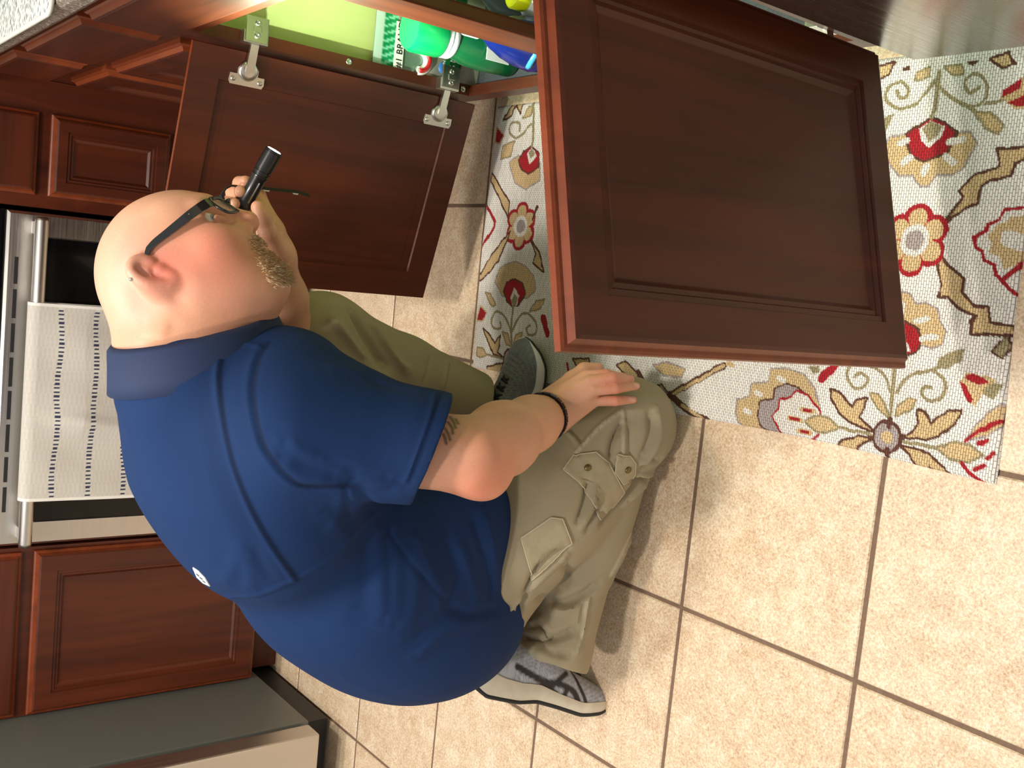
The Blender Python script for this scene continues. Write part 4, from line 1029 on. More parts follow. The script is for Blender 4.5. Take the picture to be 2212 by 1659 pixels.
# ------------------------------------------------------------------ flashlight in the left hand
fl_ = thing('flashlight', tuple(FT), 'black metal flashlight switched on in the raised hand', 'flashlight')
mb = MB(); r = .0122
mb.lathe([(.0105, 0), (.0115, .002), (r, .004), (r, .018), (r-.001, .0185), (r-.001, .0205), (r, .021), (r, .024), (r-.001, .0245), (r-.001, .0265), (r, .027), (r, .030), (r-.0006, .032), (r-.0006, .074), (r+.0006, .076), (r+.0006, .079), (r-.0006, .0795), (r-.0006, .082), (r+.0009, .0825), (r+.0009, .086), (r-.0002, .0865), (r-.0002, .089), (r+.0012, .0895), (r+.0014, .118), (r+.0006, .1185), (r+.0006, .1205), (r+.0016, .121), (r+.0017, FL-.0015), (r+.0012, FL), (r-.001, FL), (r-.0015, FL-.003), (.0001, FL-.0032)], FT, FD, 28)
plain('anodised_black', (.010, .010, .011, 1), .32, .2, .2)
tube = mb.build('tube', 'anodised_black', fl_, autosmooth=35)
m_, nt_, b_ = new_mat('lamp_lens'); b_.inputs['Base Color'].default_value = (1, 1, 1, 1); b_.inputs['Emission Color'].default_value = (.86, .93, 1, 1); b_.inputs['Emission Strength'].default_value = 14
MB().lathe([(.0001, FL-.0028), (.0106, FL-.0028), (.0106, FL-.0008), (.0095, FL+.0004), (.0001, FL+.001)], FT, FD, 24).build('lens', 'lamp_lens', fl_)
sd = np.cross(FD, (0, -.6, 1)); sd /= np.linalg.norm(sd); tocam = -ray(548, 390); tocam -= FD*(tocam@FD); tocam /= np.linalg.norm(tocam); sd = np.cross(FD, tocam)
q0 = FT+FD*.036+tocam*(r-.0004); mb = MB(); 
mb.prism([q0+sd*(.0035)+FD*0, q0+sd*(.0035)+FD*.034, q0+sd*.0055+FD*.034, q0+sd*.0055], tocam*.0008); mb.build('pocket_clip', 'chrome', fl_)
sp_l = bpy.data.lights.new('flashlight_beam', 'SPOT'); sp_l.energy = 40; sp_l.spot_size = math.radians(150); sp_l.spot_blend = .8; sp_l.shadow_soft_size = .01; sp_l.color = (.80, 1.0, .70)
so = bpy.data.objects.new('flashlight_beam', sp_l); COL.objects.link(so); so.parent = fl_
so.location = Vector(tuple(FD*(FL+.004))); so.rotation_euler = Vector(tuple(FD)).to_track_quat('-Z', 'Y').to_euler()
mb = MB()
mb.tube([aty(*p) for p in [(512, 402, .045), (500, 401, .040), (488, 407, .036), (480, 418, .034), (479, 432, .034), (483, 440, .036)]], .0016, 6)
mb.tube([aty(*p) for p in [(478, 420, .033), (480, 430, .033), (481, 438, .034)]], [.0032, .004, .003], 8)
mb.tube([aty(*p) for p in [(483, 440, .036), (487, 452, .046), (497, 465, .052)]], .0007, 5)
mb.build('wrist_cord', 'lace', fl_)
mb = MB(); st = dens([(566, 406), (590, 409), (620, 412), (645, 415), (660, 420), (669, 423)], 6)
a_ = [aty(x, y-3.2, .075) for x, y in st]; b2 = [aty(x, y+3.2, .073) for x, y in st]; n = len(st); th_ = A3((0, .0016, 0))
vs = []; 
for p, q in zip(a_, b2): vs += [p, q, q+th_, p+th_]
mb.add(vs, [(i*4+k, i*4+(k+1) % 4, i*4+4+(k+1) % 4, i*4+4+k) for i in range(n-1) for k in range(4)]+[(3, 2, 1, 0), tuple((n-1)*4+k for k in range(4))]); strap = mb.build('hanging_strap', 'lace', fl_)
for x0, x1 in ((569, 583), (632, 645)):
    y0 = np.interp(x0, st[:, 0], st[:, 1]); y1 = np.interp(x1, st[:, 0], st[:, 1])
    MB().prism([aty(x0, y0+3.4, .0715), aty(x1, y1+3.4, .0715), aty(x1-2, y1+6, .0715), aty(x0+2, y0+6, .0715)], (0, .001, 0)).build('white_stitch', 'white_mark', strap)
# ================================================================== rug
RX0, RX1, RY0, RY1 = .318, .862, -.812, .318
m_, nt_, b_ = attr_mat('rug_weave', .95)
def rug_nodes(nt, b):
    col = [n for n in nt.nodes if n.type == 'VERTEX_COLOR'][0].outputs[0]
    v = worldpos(nt, (1, 1, 1)); nz = noise(nt, v, 55, 2)
    mp = nt.nodes.new('ShaderNodeVectorMath'); mp.operation = 'MULTIPLY_ADD'; mp.inputs[1].default_value = (.0015,)*3
    cb = nt.nodes.new('ShaderNodeCombineXYZ'); nt.links.new(nz, cb.inputs[1]); nt.links.new(cb.outputs[0], mp.inputs[0]); nt.links.new(v, mp.inputs[2])
    br = nt.nodes.new('ShaderNodeTexBrick'); br.inputs['Scale'].default_value = 1; br.inputs['Brick Width'].default_value = .0085; br.inputs['Row Height'].default_value = .0036
    br.inputs['Mortar Size'].default_value = .00055; br.inputs['Mortar Smooth'].default_value = .6; br.inputs['Color1'].default_value = (1, 1, 1, 1); br.inputs['Color2'].default_value = (.86, .86, .86, 1); br.inputs['Mortar'].default_value = (.36, .34, .32, 1)
    nt.links.new(mp.outputs[0], br.inputs['Vector'])
    nt.links.new(mix(nt, col, br.outputs[0], 1.0, 'MULTIPLY'), b.inputs['Base Color'])
    inv = nt.nodes.new('ShaderNodeMath'); inv.operation = 'SUBTRACT'; inv.inputs[0].default_value = 1; nt.links.new(br.outputs[1], inv.inputs[1])
    bump(nt, b, inv.outputs[0], .6, .0015)
rug_nodes(nt_, b_)
gs = .0016; nx, ny = int((RX1-RX0)/gs)+1, int((RY1-RY0)/gs)+1
gx, gy = np.meshgrid(np.linspace(RX0, RX1, nx), np.linspace(RY0, RY1, ny), indexing='ij')
rugP = np.stack([gx.ravel(), gy.ravel()], 1)
CRM, TAN, OLV, BRN, RED, GRY, WHT = [lin(*c) for c in ((238, 235, 228), (214, 186, 138), (160, 148, 112), (96, 58, 44), (172, 24, 36), (172, 160, 158), (236, 232, 224))]
rc = np.tile(CRM, (len(rugP), 1))
def floor2(pts): return np.array([atz(x, y, .006)[:2] for x, y in pts])
jit = (vnoise(np.c_[rugP, np.zeros(len(rugP))], 140, 1)-.5)*.004; jit2 = (vnoise(np.c_[rugP, np.zeros(len(rugP))], 140, 2)-.5)*.003
rugQ = rugP+np.c_[jit2*0+jit*.3, jit]
def in_poly(P, poly):
    x, y = P[:, 0], P[:, 1]; r = np.zeros(len(P), bool); n = len(poly)
    for i in range(n):
        (x0, y0), (x1, y1) = poly[i], poly[(i+1) % n]
        c = ((y0 > y) != (y1 > y)); r ^= c & (x < (x1-x0)*(y-y0)/(y1-y0+1e-15)+x0)
    return r
def box_sel(poly, pad): 
    lo, hi = poly.min(0)-pad, poly.max(0)+pad; return np.nonzero(np.all((rugQ > lo) & (rugQ < hi), axis=1))[0]
def fill(pts, c, edge=None, ew=.003, sm=False):
    poly = floor2(dens(list(pts)+[pts[0]], 5, True)[:-1] if sm else pts)
    s = box_sel(poly, ew*2)
    if not len(s): return
    P = rugQ[s]
    if edge is not None: 
        L = np.c_[np.vstack([poly, poly[:1]]), np.zeros(len(poly)+1)]; d = seg_dist(np.c_[P, np.zeros(len(P))], L); rc[s[d < ew]] = edge
    m = in_poly(P, poly)
    if edge is not None: m &= d > ew*.35
    rc[s[m]] = c
def stroke(pts, w, c):
    L = floor2(dens(pts, 5)); s = box_sel(L, w*1.5)
    if len(s): d = seg_dist(np.c_[rugQ[s], np.zeros(len(s))], np.c_[L, np.zeros(len(L))]); rc[s[d < w]] = c
def disc(c, r, colr, ax=1.0):
    p = atz(c[0], c[1], .006)[:2]; d = np.hypot(rugQ[:, 0]-p[0], (rugQ[:, 1]-p[1])*ax); rc[d < r] = colr
def T(ox, oy, s): return lambda *pts: [(ox+s*x, oy+s*y) for x, y in pts]
A = T(1550, 750, .2993); B_ = T(1850, 100, .2412); C_ = T(1850, 450, .2412); D_ = T(1000, 100, .4826)
# big flower, forked leaves and medallion at the near end
fill(A((120, 480), (130, 380), (220, 360), (240, 270), (350, 260), (380, 170), (480, 160), (620, 210), (690, 320), (715, 440), (700, 640), (640, 720), (500, 700), (400, 680), (220, 630), (130, 540)), TAN, GRY, .002)
fill(A((275, 500), (290, 400), (390, 380), (400, 310), (480, 275), (560, 300), (650, 380), (715, 480), (690, 640), (620, 705), (500, 695), (380, 650), (300, 580)), GRY, BRN, .0022)
fill(A((380, 510), (430, 460), (440, 390), (520, 370), (560, 330), (640, 360), (720, 480), (700, 640), (620, 710), (520, 690), (440, 650), (420, 580)), WHT, RED, .0026)
for c in ((540, 530), (630, 465), (610, 622)): stroke(A((c[0]-45, c[1]-10), (c[0]+45, c[1]+12)), .0038, TAN); stroke(A((c[0]-28, c[1]-6), (c[0]+28, c[1]+8)), .0024, RED)
for c in ((200, 460), (280, 330), (450, 230)): stroke(A((c[0]-20, c[1]), (c[0]+20, c[1]+20)), .004, WHT)
stroke(A((850, 590), (980, 615), (1110, 640)), .0024, OLV); fill(A((620, 550), (700, 505), (790, 530), (850, 590), (760, 630), (680, 610)), TAN, OLV, .0026)
stroke(A((1310, 680), (1440, 700), (1570, 722)), .0024, OLV); fill(A((1570, 720), (1680, 680), (1800, 690), (1890, 760), (1800, 812), (1660, 792)), TAN, OLV, .0026)
stroke(A((1225, 520), (1255, 330), (1285, 130)), .0032, OLV)
fill(A((1090, 340), (1150, 350), (1200, 430), (1215, 505), (1140, 440)), TAN, OLV, .0022); fill(A((1270, 500), (1290, 420), (1360, 370), (1420, 380), (1390, 440), (1320, 480)), TAN, OLV, .0022)
for p in (A((800, 310), (870, 340), (950, 440), (985, 395), (1060, 370), (1050, 440), (1000, 510), (1100, 610), (1040, 590), (930, 540), (860, 480), (820, 400)),
          A((1310, 650), (1390, 610), (1440, 550), (1430, 450), (1480, 460), (1520, 550), (1640, 460), (1745, 450), (1700, 540), (1580, 630), (1480, 655), (1380, 650)),
          A((1100, 660), (1000, 655), (900, 680), (810, 750), (870, 785), (930, 740), (965, 795), (985, 740), (1040, 690)),
          A((1305, 710), (1400, 730), (1500, 760), (1600, 850), (1655, 915), (1540, 900), (1500, 840), (1480, 885), (1420, 880), (1400, 820), (1360, 760))): fill(p, TAN, BRN, .0028)
disc(A((1205, 650))[0], .0235, BRN); disc(A((1205, 650))[0], .0185, GRY); disc(A((1205, 650))[0], .008, TAN)
stroke(A((1225, 520), (1215, 570)), .004, BRN); stroke(A((1200, 740), (1195, 780)), .004, BRN)
stroke(A((1285, 330), (1350, 230), (1450, 185), (1560, 170), (1640, 260), (1600, 360), (1520, 385), (1460, 330), (1490, 280), (1545, 295)), .0023, OLV)
stroke(A((1235, 320), (1200, 210), (1120, 150), (980, 120), (925, 200), (960, 290), (1030, 300), (1075, 235), (1030, 195), (985, 225)), .0023, OLV)
stroke(A((1450, 185), (1600, 150)), .0023, OLV); fill(A((1580, 155), (1620, 70), (1720, 20), (1810, 10), (1770, 90), (1680, 150)), OLV)
fill(A((1740, 240), (1800, 180), (1950, 200), (2030, 240), (1960, 290), (1900, 330), (1850, 420), (1780, 350)), TAN); fill(A((1790, 200), (1840, 185), (1920, 210), (1960, 250), (1880, 262), (1800, 230)), RED); fill(A((1742, 240), (1790, 260), (1840, 370), (1820, 405), (1760, 320)), RED)
fill(A((1900, 300), (2000, 250), (2060, 260), (1990, 370), (1920, 340)), OLV)
fill(A((1770, 660), (1880, 520), (2040, 400), (2060, 420), (2030, 560), (1880, 640)), TAN, GRY, .002); stroke(A((1770, 660), (1900, 580), (2030, 520)), .0028, RED); stroke(A((1740, 820), (1800, 890), (1890, 960)), .0028, RED)
for c in ((1900, 670), (1870, 850), (1950, 765)): stroke(A((c[0]-28, c[1]+16), (c[0]+28, c[1]-16)), .003, RED)
stroke(A((740, 240), (800, 180), (850, 140)), .006, RED); fill(A((650, 150), (720, 140), (740, 190), (680, 200)), OLV)
stroke(A((0, 160), (60, 120), (100, 130)), .004, TAN)
# left half along the edge towards the knee
stroke([(1375, 800), (1410, 850), (1440, 850), (1500, 820), (1560, 790)], .0058, BRN); stroke([(1450, 848), (1500, 822), (1560, 790)], .003, TAN)
stroke([(1450, 855), (1490, 890), (1520, 905)], .0058, BRN); stroke([(1470, 872), (1512, 902)], .003, TAN)
fill([(1405, 840), (1425, 825), (1440, 845), (1428, 868), (1410, 862)], GRY, BRN, .002)
fill([(1330, 785), (1350, 778), (1372, 800), (1382, 830), (1360, 815)], TAN, BRN, .0026)
fill([(1410, 785), (1440, 780), (1478, 795), (1470, 812), (1430, 806)], TAN, GRY, .002)
# right side motifs
fill(B_((240, 930), (280, 820), (420, 790), (650, 650), (860, 780), (1000, 770), (1060, 870), (1010, 960), (960, 1080), (860, 1150), (720, 1150), (650, 1250), (560, 1250), (510, 1160), (380, 1160), (300, 1080)), TAN, GRY, .002)
fill(B_((430, 790), (560, 700), (660, 645), (760, 690), (870, 770), (800, 960), (700, 980), (600, 1030), (480, 980)), RED, BRN, .0026)
fill(B_((530, 740), (650, 670), (770, 720), (740, 800), (640, 910), (560, 850)), WHT); fill(B_((560, 740), (650, 672), (750, 720), (640, 870)), OLV)
for p in (B_((370, 870), (440, 850)), B_((820, 860), (940, 830)), B_((400, 1050), (470, 1000)), B_((790, 990), (850, 1040)), B_((590, 1140), (620, 1080))): stroke(p, .0045, WHT)
stroke(B_((660, 640), (690, 450), (720, 230)), .0034, OLV)
stroke(B_((700, 280), (600, 430), (480, 530), (350, 560), (250, 480), (280, 370), (380, 320), (450, 380), (430, 460), (360, 460), (340, 400)), .0024, OLV)
stroke(B_((700, 340), (850, 480), (1000, 540), (1130, 480), (1150, 340), (1050, 250), (960, 320), (990, 420), (1070, 370)), .0024, OLV)
stroke(B_((900, 500), (1080, 610)), .0024, OLV); fill(B_((1050, 600), (1180, 600), (1290, 720), (1240, 780), (1130, 730)), TAN, OLV, .0026); fill(B_((200, 650), (320, 600), (280, 700), (220, 790)), OLV)
stroke(B_((1130, 520), (1290, 490)), .0022, OLV)
fill(B_((1280, 470), (1300, 400), (1480, 260), (1500, 440), (1500, 560), (1400, 570)), TAN); fill(B_((1290, 470), (1300, 400), (1460, 270), (1440, 370)), RED); fill(B_((1330, 510), (1400, 470), (1520, 430), (1520, 530), (1400, 540)), RED)
fill(B_((120, 200), (330, 150), (280, 250), (170, 300)), TAN, BRN, .0026)
fill(B_((500, 300), (520, 240), (650, 190), (640, 270), (560, 300)), TAN, OLV, .0022); fill(B_((770, 190), (920, 170), (940, 250), (860, 260)), TAN, OLV, .0022); fill(B_((1190, 120), (1350, 60), (1390, 160), (1300, 195)), TAN, BRN, .0026); fill(B_((390, 190), (480, 180), (470, 225), (400, 225)), BRN); fill(B_((980, 140), (1070, 130), (1040, 175), (990, 175)), BRN)
br1 = C_((745, 390), (850, 520), (990, 640), (975, 760), (1080, 880), (1210, 890), (1230, 1030), (1420, 1060), (1420, 1130), (1220, 1120), (1050, 1120), (1060, 1020), (1100, 960), (960, 900), (850, 790), (770, 790), (800, 680), (760, 560))
br2 = B_((1560, 890), (1330, 930), (1240, 920), (1290, 1080), (1060, 1160), (920, 1290), (960, 1350), (900, 1440), (770, 1640), (870, 1520), (1080, 1400), (1110, 1250), (1190, 1200), (1380, 1150), (1400, 1040), (1560, 990))
fill(br1, TAN, BRN, .0030); fill(br2, TAN, BRN, .0030)
fill(C_((1700, 0), (1500, 0), (1350, 20), (1310, 100), (1200, 150), (1190, 210), (1080, 260), (1090, 340), (1160, 380), (1180, 460), (1260, 500), (1280, 590), (1350, 650), (1430, 740), (1500, 800), (1700, 700)), WHT, RED, .0032)
fill(C_((1700, 60), (1400, 70), (1360, 130), (1280, 140), (1190, 260), (1250, 320), (1220, 400), (1320, 440), (1350, 560), (1500, 480), (1700, 400)), TAN); stroke(C_((1350, 650), (1500, 490)), .003, RED); stroke(C_((1380, 270), (1500, 310)), .01, WHT)
fill(C_((260, 840), (370, 790), (440, 750), (520, 780), (560, 860), (640, 850), (740, 900), (760, 1010), (830, 1110), (780, 1210), (680, 1250), (590, 1220), (480, 1290), (380, 1250), (300, 1000)), TAN, GRY, .002)
fill(C_((380, 980), (470, 1030), (560, 1080), (580, 1190), (540, 1290), (420, 1320), (370, 1200)), RED, BRN, .0026); fill(C_((380, 1090), (480, 1230), (490, 1280), (400, 1300)), WHT)
for p in (C_((430, 860), (410, 960)), C_((560, 1010), (660, 990)), C_((590, 1170), (720, 1150))): stroke(p, .004, WHT)
fc = C_((540, 285))[0]
def flower6(c, R, r, rr, ph=0):
    p = atz(c[0], c[1], .006)[:2]; d = np.hypot(rugQ[:, 0]-p[0], rugQ[:, 1]-p[1]); s = np.nonzero(d < R+r*1.6)[0]; q = rugQ[s]-p; best = np.full(len(s), 9.0)
    for k in range(6):
        t = k*math.pi/3+ph; best = np.minimum(best, np.hypot(q[:, 0]-R*math.cos(t), q[:, 1]-R*math.sin(t))/r)
    rc[s[best < 1.28]] = RED; rc[s[best < .86]] = TAN; rc[s[d[s] < rr*1.25]] = WHT; rc[s[d[s] < rr*.8]] = GRY
flower6(fc, .0285, .0160, .0170, 0)
fill(C_((1230, 1280), (1300, 1190), (1380, 1150), (1400, 1250), (1330, 1340)), OLV, BRN, .002)
# far end of the rug beyond the near door
fill(D_((150, 1060), (165, 1000), (205, 975), (240, 965), (285, 985), (320, 1030), (330, 1090), (290, 1130), (180, 1120)), TAN, GRY, .002)
fill(D_((185, 1100), (200, 1060), (235, 1045), (270, 1065), (280, 1110), (250, 1160), (222, 1168), (200, 1145)), RED, BRN, .0026); fill(D_((215, 1130), (232, 1080), (255, 1120), (240, 1165), (222, 1165)), WHT); fill(D_((218, 1140), (232, 1110), (248, 1130), (238, 1165), (224, 1165)), OLV)
stroke(D_((225, 1168), (215, 1260), (212, 1345)), .0034, OLV)
stroke(D_((212, 1290), (190, 1220), (150, 1190), (125, 1230), (135, 1265), (165, 1265), (165, 1240)), .0026, OLV); stroke(D_((218, 1280), (250, 1215), (290, 1200), (325, 1245), (320, 1290), (290, 1295), (280, 1265), (300, 1255)), .0026, OLV)
fill(D_((105, 1105), (125, 1110), (148, 1160), (130, 1165)), TAN, OLV, .0026); fill(D_((300, 1190), (330, 1145), (368, 1135), (350, 1175)), TAN, OLV, .0026)
fill(D_((175, 1285), (195, 1290), (210, 1345), (190, 1340)), TAN, OLV, .0024); fill(D_((220, 1345), (232, 1295), (262, 1288), (250, 1330)), TAN, OLV, .0024)
fill(D_((88, 1266), (112, 1290), (138, 1335), (162, 1300), (158, 1350), (148, 1375), (176, 1402), (130, 1378)), TAN, BRN, .0030); fill(D_((92, 1472), (105, 1440), (172, 1425), (150, 1490), (130, 1470), (115, 1495)), TAN, BRN, .0030); fill(D_((235, 1385), (270, 1335), (290, 1320), (285, 1360), (250, 1392)), TAN, BRN, .003)
stroke(D_((90, 1380), (180, 1405)), .0024, OLV); fill(D_((58, 1350), (85, 1355), (100, 1385), (75, 1395), (58, 1385)), TAN, OLV, .0024)
disc(D_((204, 1405))[0], .0225, BRN); disc(D_((204, 1405))[0], .0175, GRY); fill(D_((175, 1495), (205, 1470), (235, 1500), (205, 1505)), OLV)
flower6(D_((262, 806))[0], .0285, .0160, .0170, 0)
fill(D_((215, 830), (200, 870), (165, 960), (110, 1025), (80, 1050), (78, 1030), (110, 980), (140, 930)), TAN, BRN, .0030); fill(D_((205, 765), (210, 700), (170, 640), (130, 570), (125, 600), (165, 680)), TAN, BRN, .0030)
fill(D_((310, 870), (345, 920), (365, 1010), (320, 970), (335, 930)), TAN, BRN, .0030); stroke(D_((335, 720), (315, 770)), .004, BRN)
fill(D_((205, 520), (240, 490), (340, 520), (340, 600), (280, 640), (230, 610)), TAN, GRY, .002); fill(D_((245, 510), (270, 470), (300, 450), (335, 480), (335, 540), (290, 570), (260, 550)), RED, BRN, .0026); fill(D_((280, 480), (305, 455), (325, 490), (295, 530)), WHT); fill(D_((288, 478), (305, 458), (316, 480), (300, 505)), OLV)
stroke(D_((305, 450), (310, 330), (312, 250)), .0034, OLV); stroke(D_((300, 350), (240, 410), (205, 385), (215, 345), (250, 345), (250, 380)), .0026, OLV); fill(D_((165, 505), (175, 450), (225, 425), (210, 490)), TAN, OLV, .0026)
fill(D_((178, 330), (215, 270), (245, 240), (275, 225), (255, 300), (235, 260), (215, 310)), TAN, BRN, .0030); fill(D_((265, 320), (290, 275), (310, 270), (300, 310)), TAN, OLV, .0026)
fill(D_((140, 430), (150, 365), (180, 400), (160, 435)), RED, TAN, .0024); fill(D_((62, 1230), (80, 1165), (105, 1195), (85, 1230)), RED, TAN, .0024); stroke(D_((105, 712), (135, 760), (148, 800), (120, 850), (92, 895)), .0036, RED)
stroke(D_((360, 1220), (375, 1290)), .008, RED); stroke(D_((460, 1420), (470, 1470)), .003, RED); fill(D_((490, 1400), (560, 1395), (570, 1450), (520, 1460)), TAN, BRN, .0026)
# middle of the rug behind the near door: central flower with four branches
def wdraw(pts, w, c):
    L = dens(pts, .006); s = box_sel(L, w*1.5); d = seg_dist(np.c_[rugQ[s], np.zeros(len(s))], np.c_[L, np.zeros(len(L))]); rc[s[d < w]] = c
for sx in (-1, 1):
    for sy in (-1, 1):
        q = [(.62+sx*.045, -.285+sy*.05), (.62+sx*.075, -.285+sy*.11), (.62+sx*.10, -.285+sy*.14), (.62+sx*.10, -.285+sy*.19)]
        wdraw(q, .011, BRN); wdraw(q, .007, TAN)
        wdraw([(.62+sx*.06, -.285), (.62+sx*.11, -.285+sy*.03), (.62+sx*.13, -.285+sy*.06), (.62+sx*.11, -.285+sy*.075)], .0024, OLV)
def wflower(c, R, r, rr, petal, rim):
    d = np.hypot(rugQ[:, 0]-c[0], rugQ[:, 1]-c[1]); s = np.nonzero(d < R+r*1.6)[0]; q = rugQ[s]-np.array(c); best = np.full(len(s), 9.0)
    for k in range(8): t = k*math.pi/4; best = np.minimum(best, np.hypot(q[:, 0]-R*math.cos(t), q[:, 1]-R*math.sin(t))/r)
    rc[s[best < 1.2]] = rim; rc[s[best < .98]] = petal; rc[s[d[s] < rr]] = rim; rc[s[d[s] < rr*.85]] = WHT; rc[s[d[s] < rr*.5]] = OLV
wflower((.62, -.285), .048, .022, .036, TAN, RED)
rc *= (.94+.12*vnoise(np.c_[rugP, np.zeros(len(rugP))], 300, 5))[:, None]
zz = .0065+.0012*(vnoise(np.c_[rugP, np.zeros(len(rugP))], 6, 3)-.5)
ed = np.minimum.reduce([rugP[:, 0]-RX0, RX1-rugP[:, 0], rugP[:, 1]-RY0, RY1-rugP[:, 1]]); zz = np.where(ed < .006, .0006+(zz-.0006)*np.sqrt(np.clip(ed/.006, 0, 1)), zz)
# gently wavy edges and a rounded corner
wob = .006*np.sin(rugP[:, 1]*9)*np.clip(1-(rugP[:, 0]-RX0)/.25, 0, 1); 
V3 = np.c_[rugP[:, 0]+wob*.6, rugP[:, 1]+.004*np.sin(rugP[:, 0]*14), zz]
ii = np.arange(nx*ny).reshape(nx, ny); Qr = np.stack([ii[:-1, :-1].ravel(), ii[1:, :-1].ravel(), ii[1:, 1:].ravel(), ii[:-1, 1:].ravel()], 1)
rug = quad_obj('kitchen_rug', V3, Qr, 'rug_weave', None, rc); tag(rug, 'cream woven runner rug with red and tan floral scrolls', 'rug')

# ================================================================== towel on the oven handle
TX0, TX1 = -.092, .357; hzc, hyc = .706, OY-.048; HRr = .0185
pathl = []
for s_ in np.arange(-.30, 0, .002): pathl.append((hyc+HRr+.002, hzc+s_, .30+s_))
for a in np.linspace(0, math.pi, 24)[1:-1]: pathl.append((hyc+HRr*math.cos(a), hzc+HRr*math.sin(a), .30+HRr*a))
for s_ in np.arange(0, .42, .002): pathl.append((hyc-HRr-.001, hzc-s_, .30+HRr*math.pi+s_))
pathl = np.array(pathl); nX = 226; X_ = np.linspace(TX0, TX1, nX)
PX, PI_ = np.meshgrid(X_, np.arange(len(pathl)), indexing='ij'); px_ = PX.ravel(); pi_ = PI_.ravel(); Yt = pathl[pi_, 0]; Zt = pathl[pi_, 1]; St = pathl[pi_, 2]
front = np.clip((St-.36)/.1, 0, 1)
Pn = np.c_[px_, St, np.zeros(len(px_))]
Yt = Yt-front*(.006+.010*(vnoise(Pn, 9, 4)-.4)+.004*np.sin(px_*38+St*9))-front*.010*np.exp(-((px_-.10+.15*(St-.4))/.018)**2)
Zt = Zt+front*.004*np.sin(px_*26+1)
ctw = np.tile(lin(196, 192, 184), (len(px_), 1))*(.90+.18*vnoise(np.c_[px_, St, Yt*0], 420, 3))[:, None]
for k in range(6):
    s0 = .405+.0765*k; on_ = np.abs(St-s0-.004*np.sin(px_*30+k)) < .0055; dash = (np.floor(px_/.0046).astype(int) % 2) == 0
    ctw[on_] = lin(206, 204, 198); ctw[on_ & dash] = lin(44, 48, 74)
edg = (px_-TX0 < .006) | (TX1-px_ < .006); ctw[edg] = lin(226, 224, 218)
attr_mat('terry', .95, 900, .8)
VT = np.c_[px_, Yt, Zt]; iT = np.arange(nX*len(pathl)).reshape(nX, len(pathl)); QT = np.stack([iT[:-1, :-1].ravel(), iT[1:, :-1].ravel(), iT[1:, 1:].ravel(), iT[:-1, 1:].ravel()], 1)
tw = quad_obj('dish_towel', VT, QT, 'terry', None, ctw); md_ = tw.modifiers.new('thick', 'SOLIDIFY'); md_.thickness = .003; md_.offset = 0
tag(tw, 'light grey terry towel with dashed navy stripes hanging on the oven handle', 'towel')

# ================================================================== things in the sink cabinet
CZ = ZB+.0185
plain('liner', srgb(52, 54, 60), .9, var=.5, vs=500)
ln = MB().box((XF+.022, Y0+.037, ZB+.0162), (1.42, Y1-.037, CZ)).build('shelf_liner', 'liner'); tag(ln, 'dark grey speckled liner mat on the sink cabinet floor', 'liner')
attr_mat('foil', .28, 200, .4, coat=.4); MATS['foil'].node_tree.nodes['Principled BSDF'].inputs['Metallic'].default_value = .35
plain('ink_black', (.01, .01, .01, 1), .5); plain('ink_white', (.9, .9, .9, 1), .5); plain('ink_red', srgb(190, 30, 40), .4); plain('ink_green', srgb(20, 96, 50), .4); plain('ink_blue', srgb(60, 110, 190), .4)
def text_on(txt, size, o, xdir, ydir, mat, parent, ext=.0003):
    cu = bpy.data.curves.new('lettering', 'FONT'); cu.body = txt; cu.size = size; cu.extrude = ext; cu.align_x = 'LEFT'
    ob = bpy.data.objects.new('lettering_tmp', cu); COL.objects.link(ob); dg = bpy.context.evaluated_depsgraph_get(); me = bpy.data.meshes.new_from_object(ob.evaluated_get(dg)); bpy.data.objects.remove(ob)
    xd = A3(xdir)/np.linalg.norm(xdir); yd = A3(ydir)/np.linalg.norm(ydir); zd = np.cross(xd, yd); mw = Matrix([(*[xd[i], yd[i], zd[i]], o[i]) for i in range(3)]+[(0, 0, 0, 1)])
    me.transform(mw); ob = bpy.data.objects.new('lettering', me); me.materials.clear(); me.materials.append(MATS[mat]); COL.objects.link(ob)
    wo = np.array(parent.matrix_world.translation if parent.parent is None else WLOC[parent.name]); me.transform(Matrix.Translation(Vector(tuple(-wo)))); ob.parent = parent; WLOC[ob.name] = tuple(wo); return ob
# foil pouch standing against the far side panel, front towards the room
pz0, pz1 = CZ, .345; px0, px1 = .866, 1.06; n1, n2 = 60, 60; vs = []; cc = []
def pouch_y(x, z):
    u = (x-px0)/(px1-px0); v = (z-pz0)/(pz1-pz0); th = .014*max(0, math.sin(math.pi*u))**.6*(1-v)**.7+.001
    return .238-.006*(1-v)-th-.0025*(vnoise(A3([[x*50, z*50, 1]]), 1.0, 2)[0]-.5)
for i in range(n1+1):
    for j in range(n2+1):
        x = px0+(px1-px0)*i/n1; z = pz0+(pz1-pz0)*j/n2; vs.append((x, pouch_y(x, z), z)); v = j/n2
        c = lin(168, 178, 172)
        if v > .93: c = lin(214, 232, 226)
        elif v > .80: c = lin(20, 150, 92) if (int(x*230+v*20) % 3) else lin(150, 230, 205)
        elif v < .30 and v > .18: c = lin(24, 84, 44)
        elif v < .80 and v > .50: c = lin(120, 146, 130)
        else: c = lin(176, 168, 158)
        cc.append(c)
VP = np.array(vs); ip = np.arange((n1+1)*(n2+1)).reshape(n1+1, n2+1); QP = np.stack([ip[:-1, :-1].ravel(), ip[1:, :-1].ravel(), ip[1:, 1:].ravel(), ip[:-1, 1:].ravel()], 1)
pouch = thing('foil_pouch', (.96, .22, CZ), 'green and silver foil refill pouch standing in the sink cabinet', 'pouch')
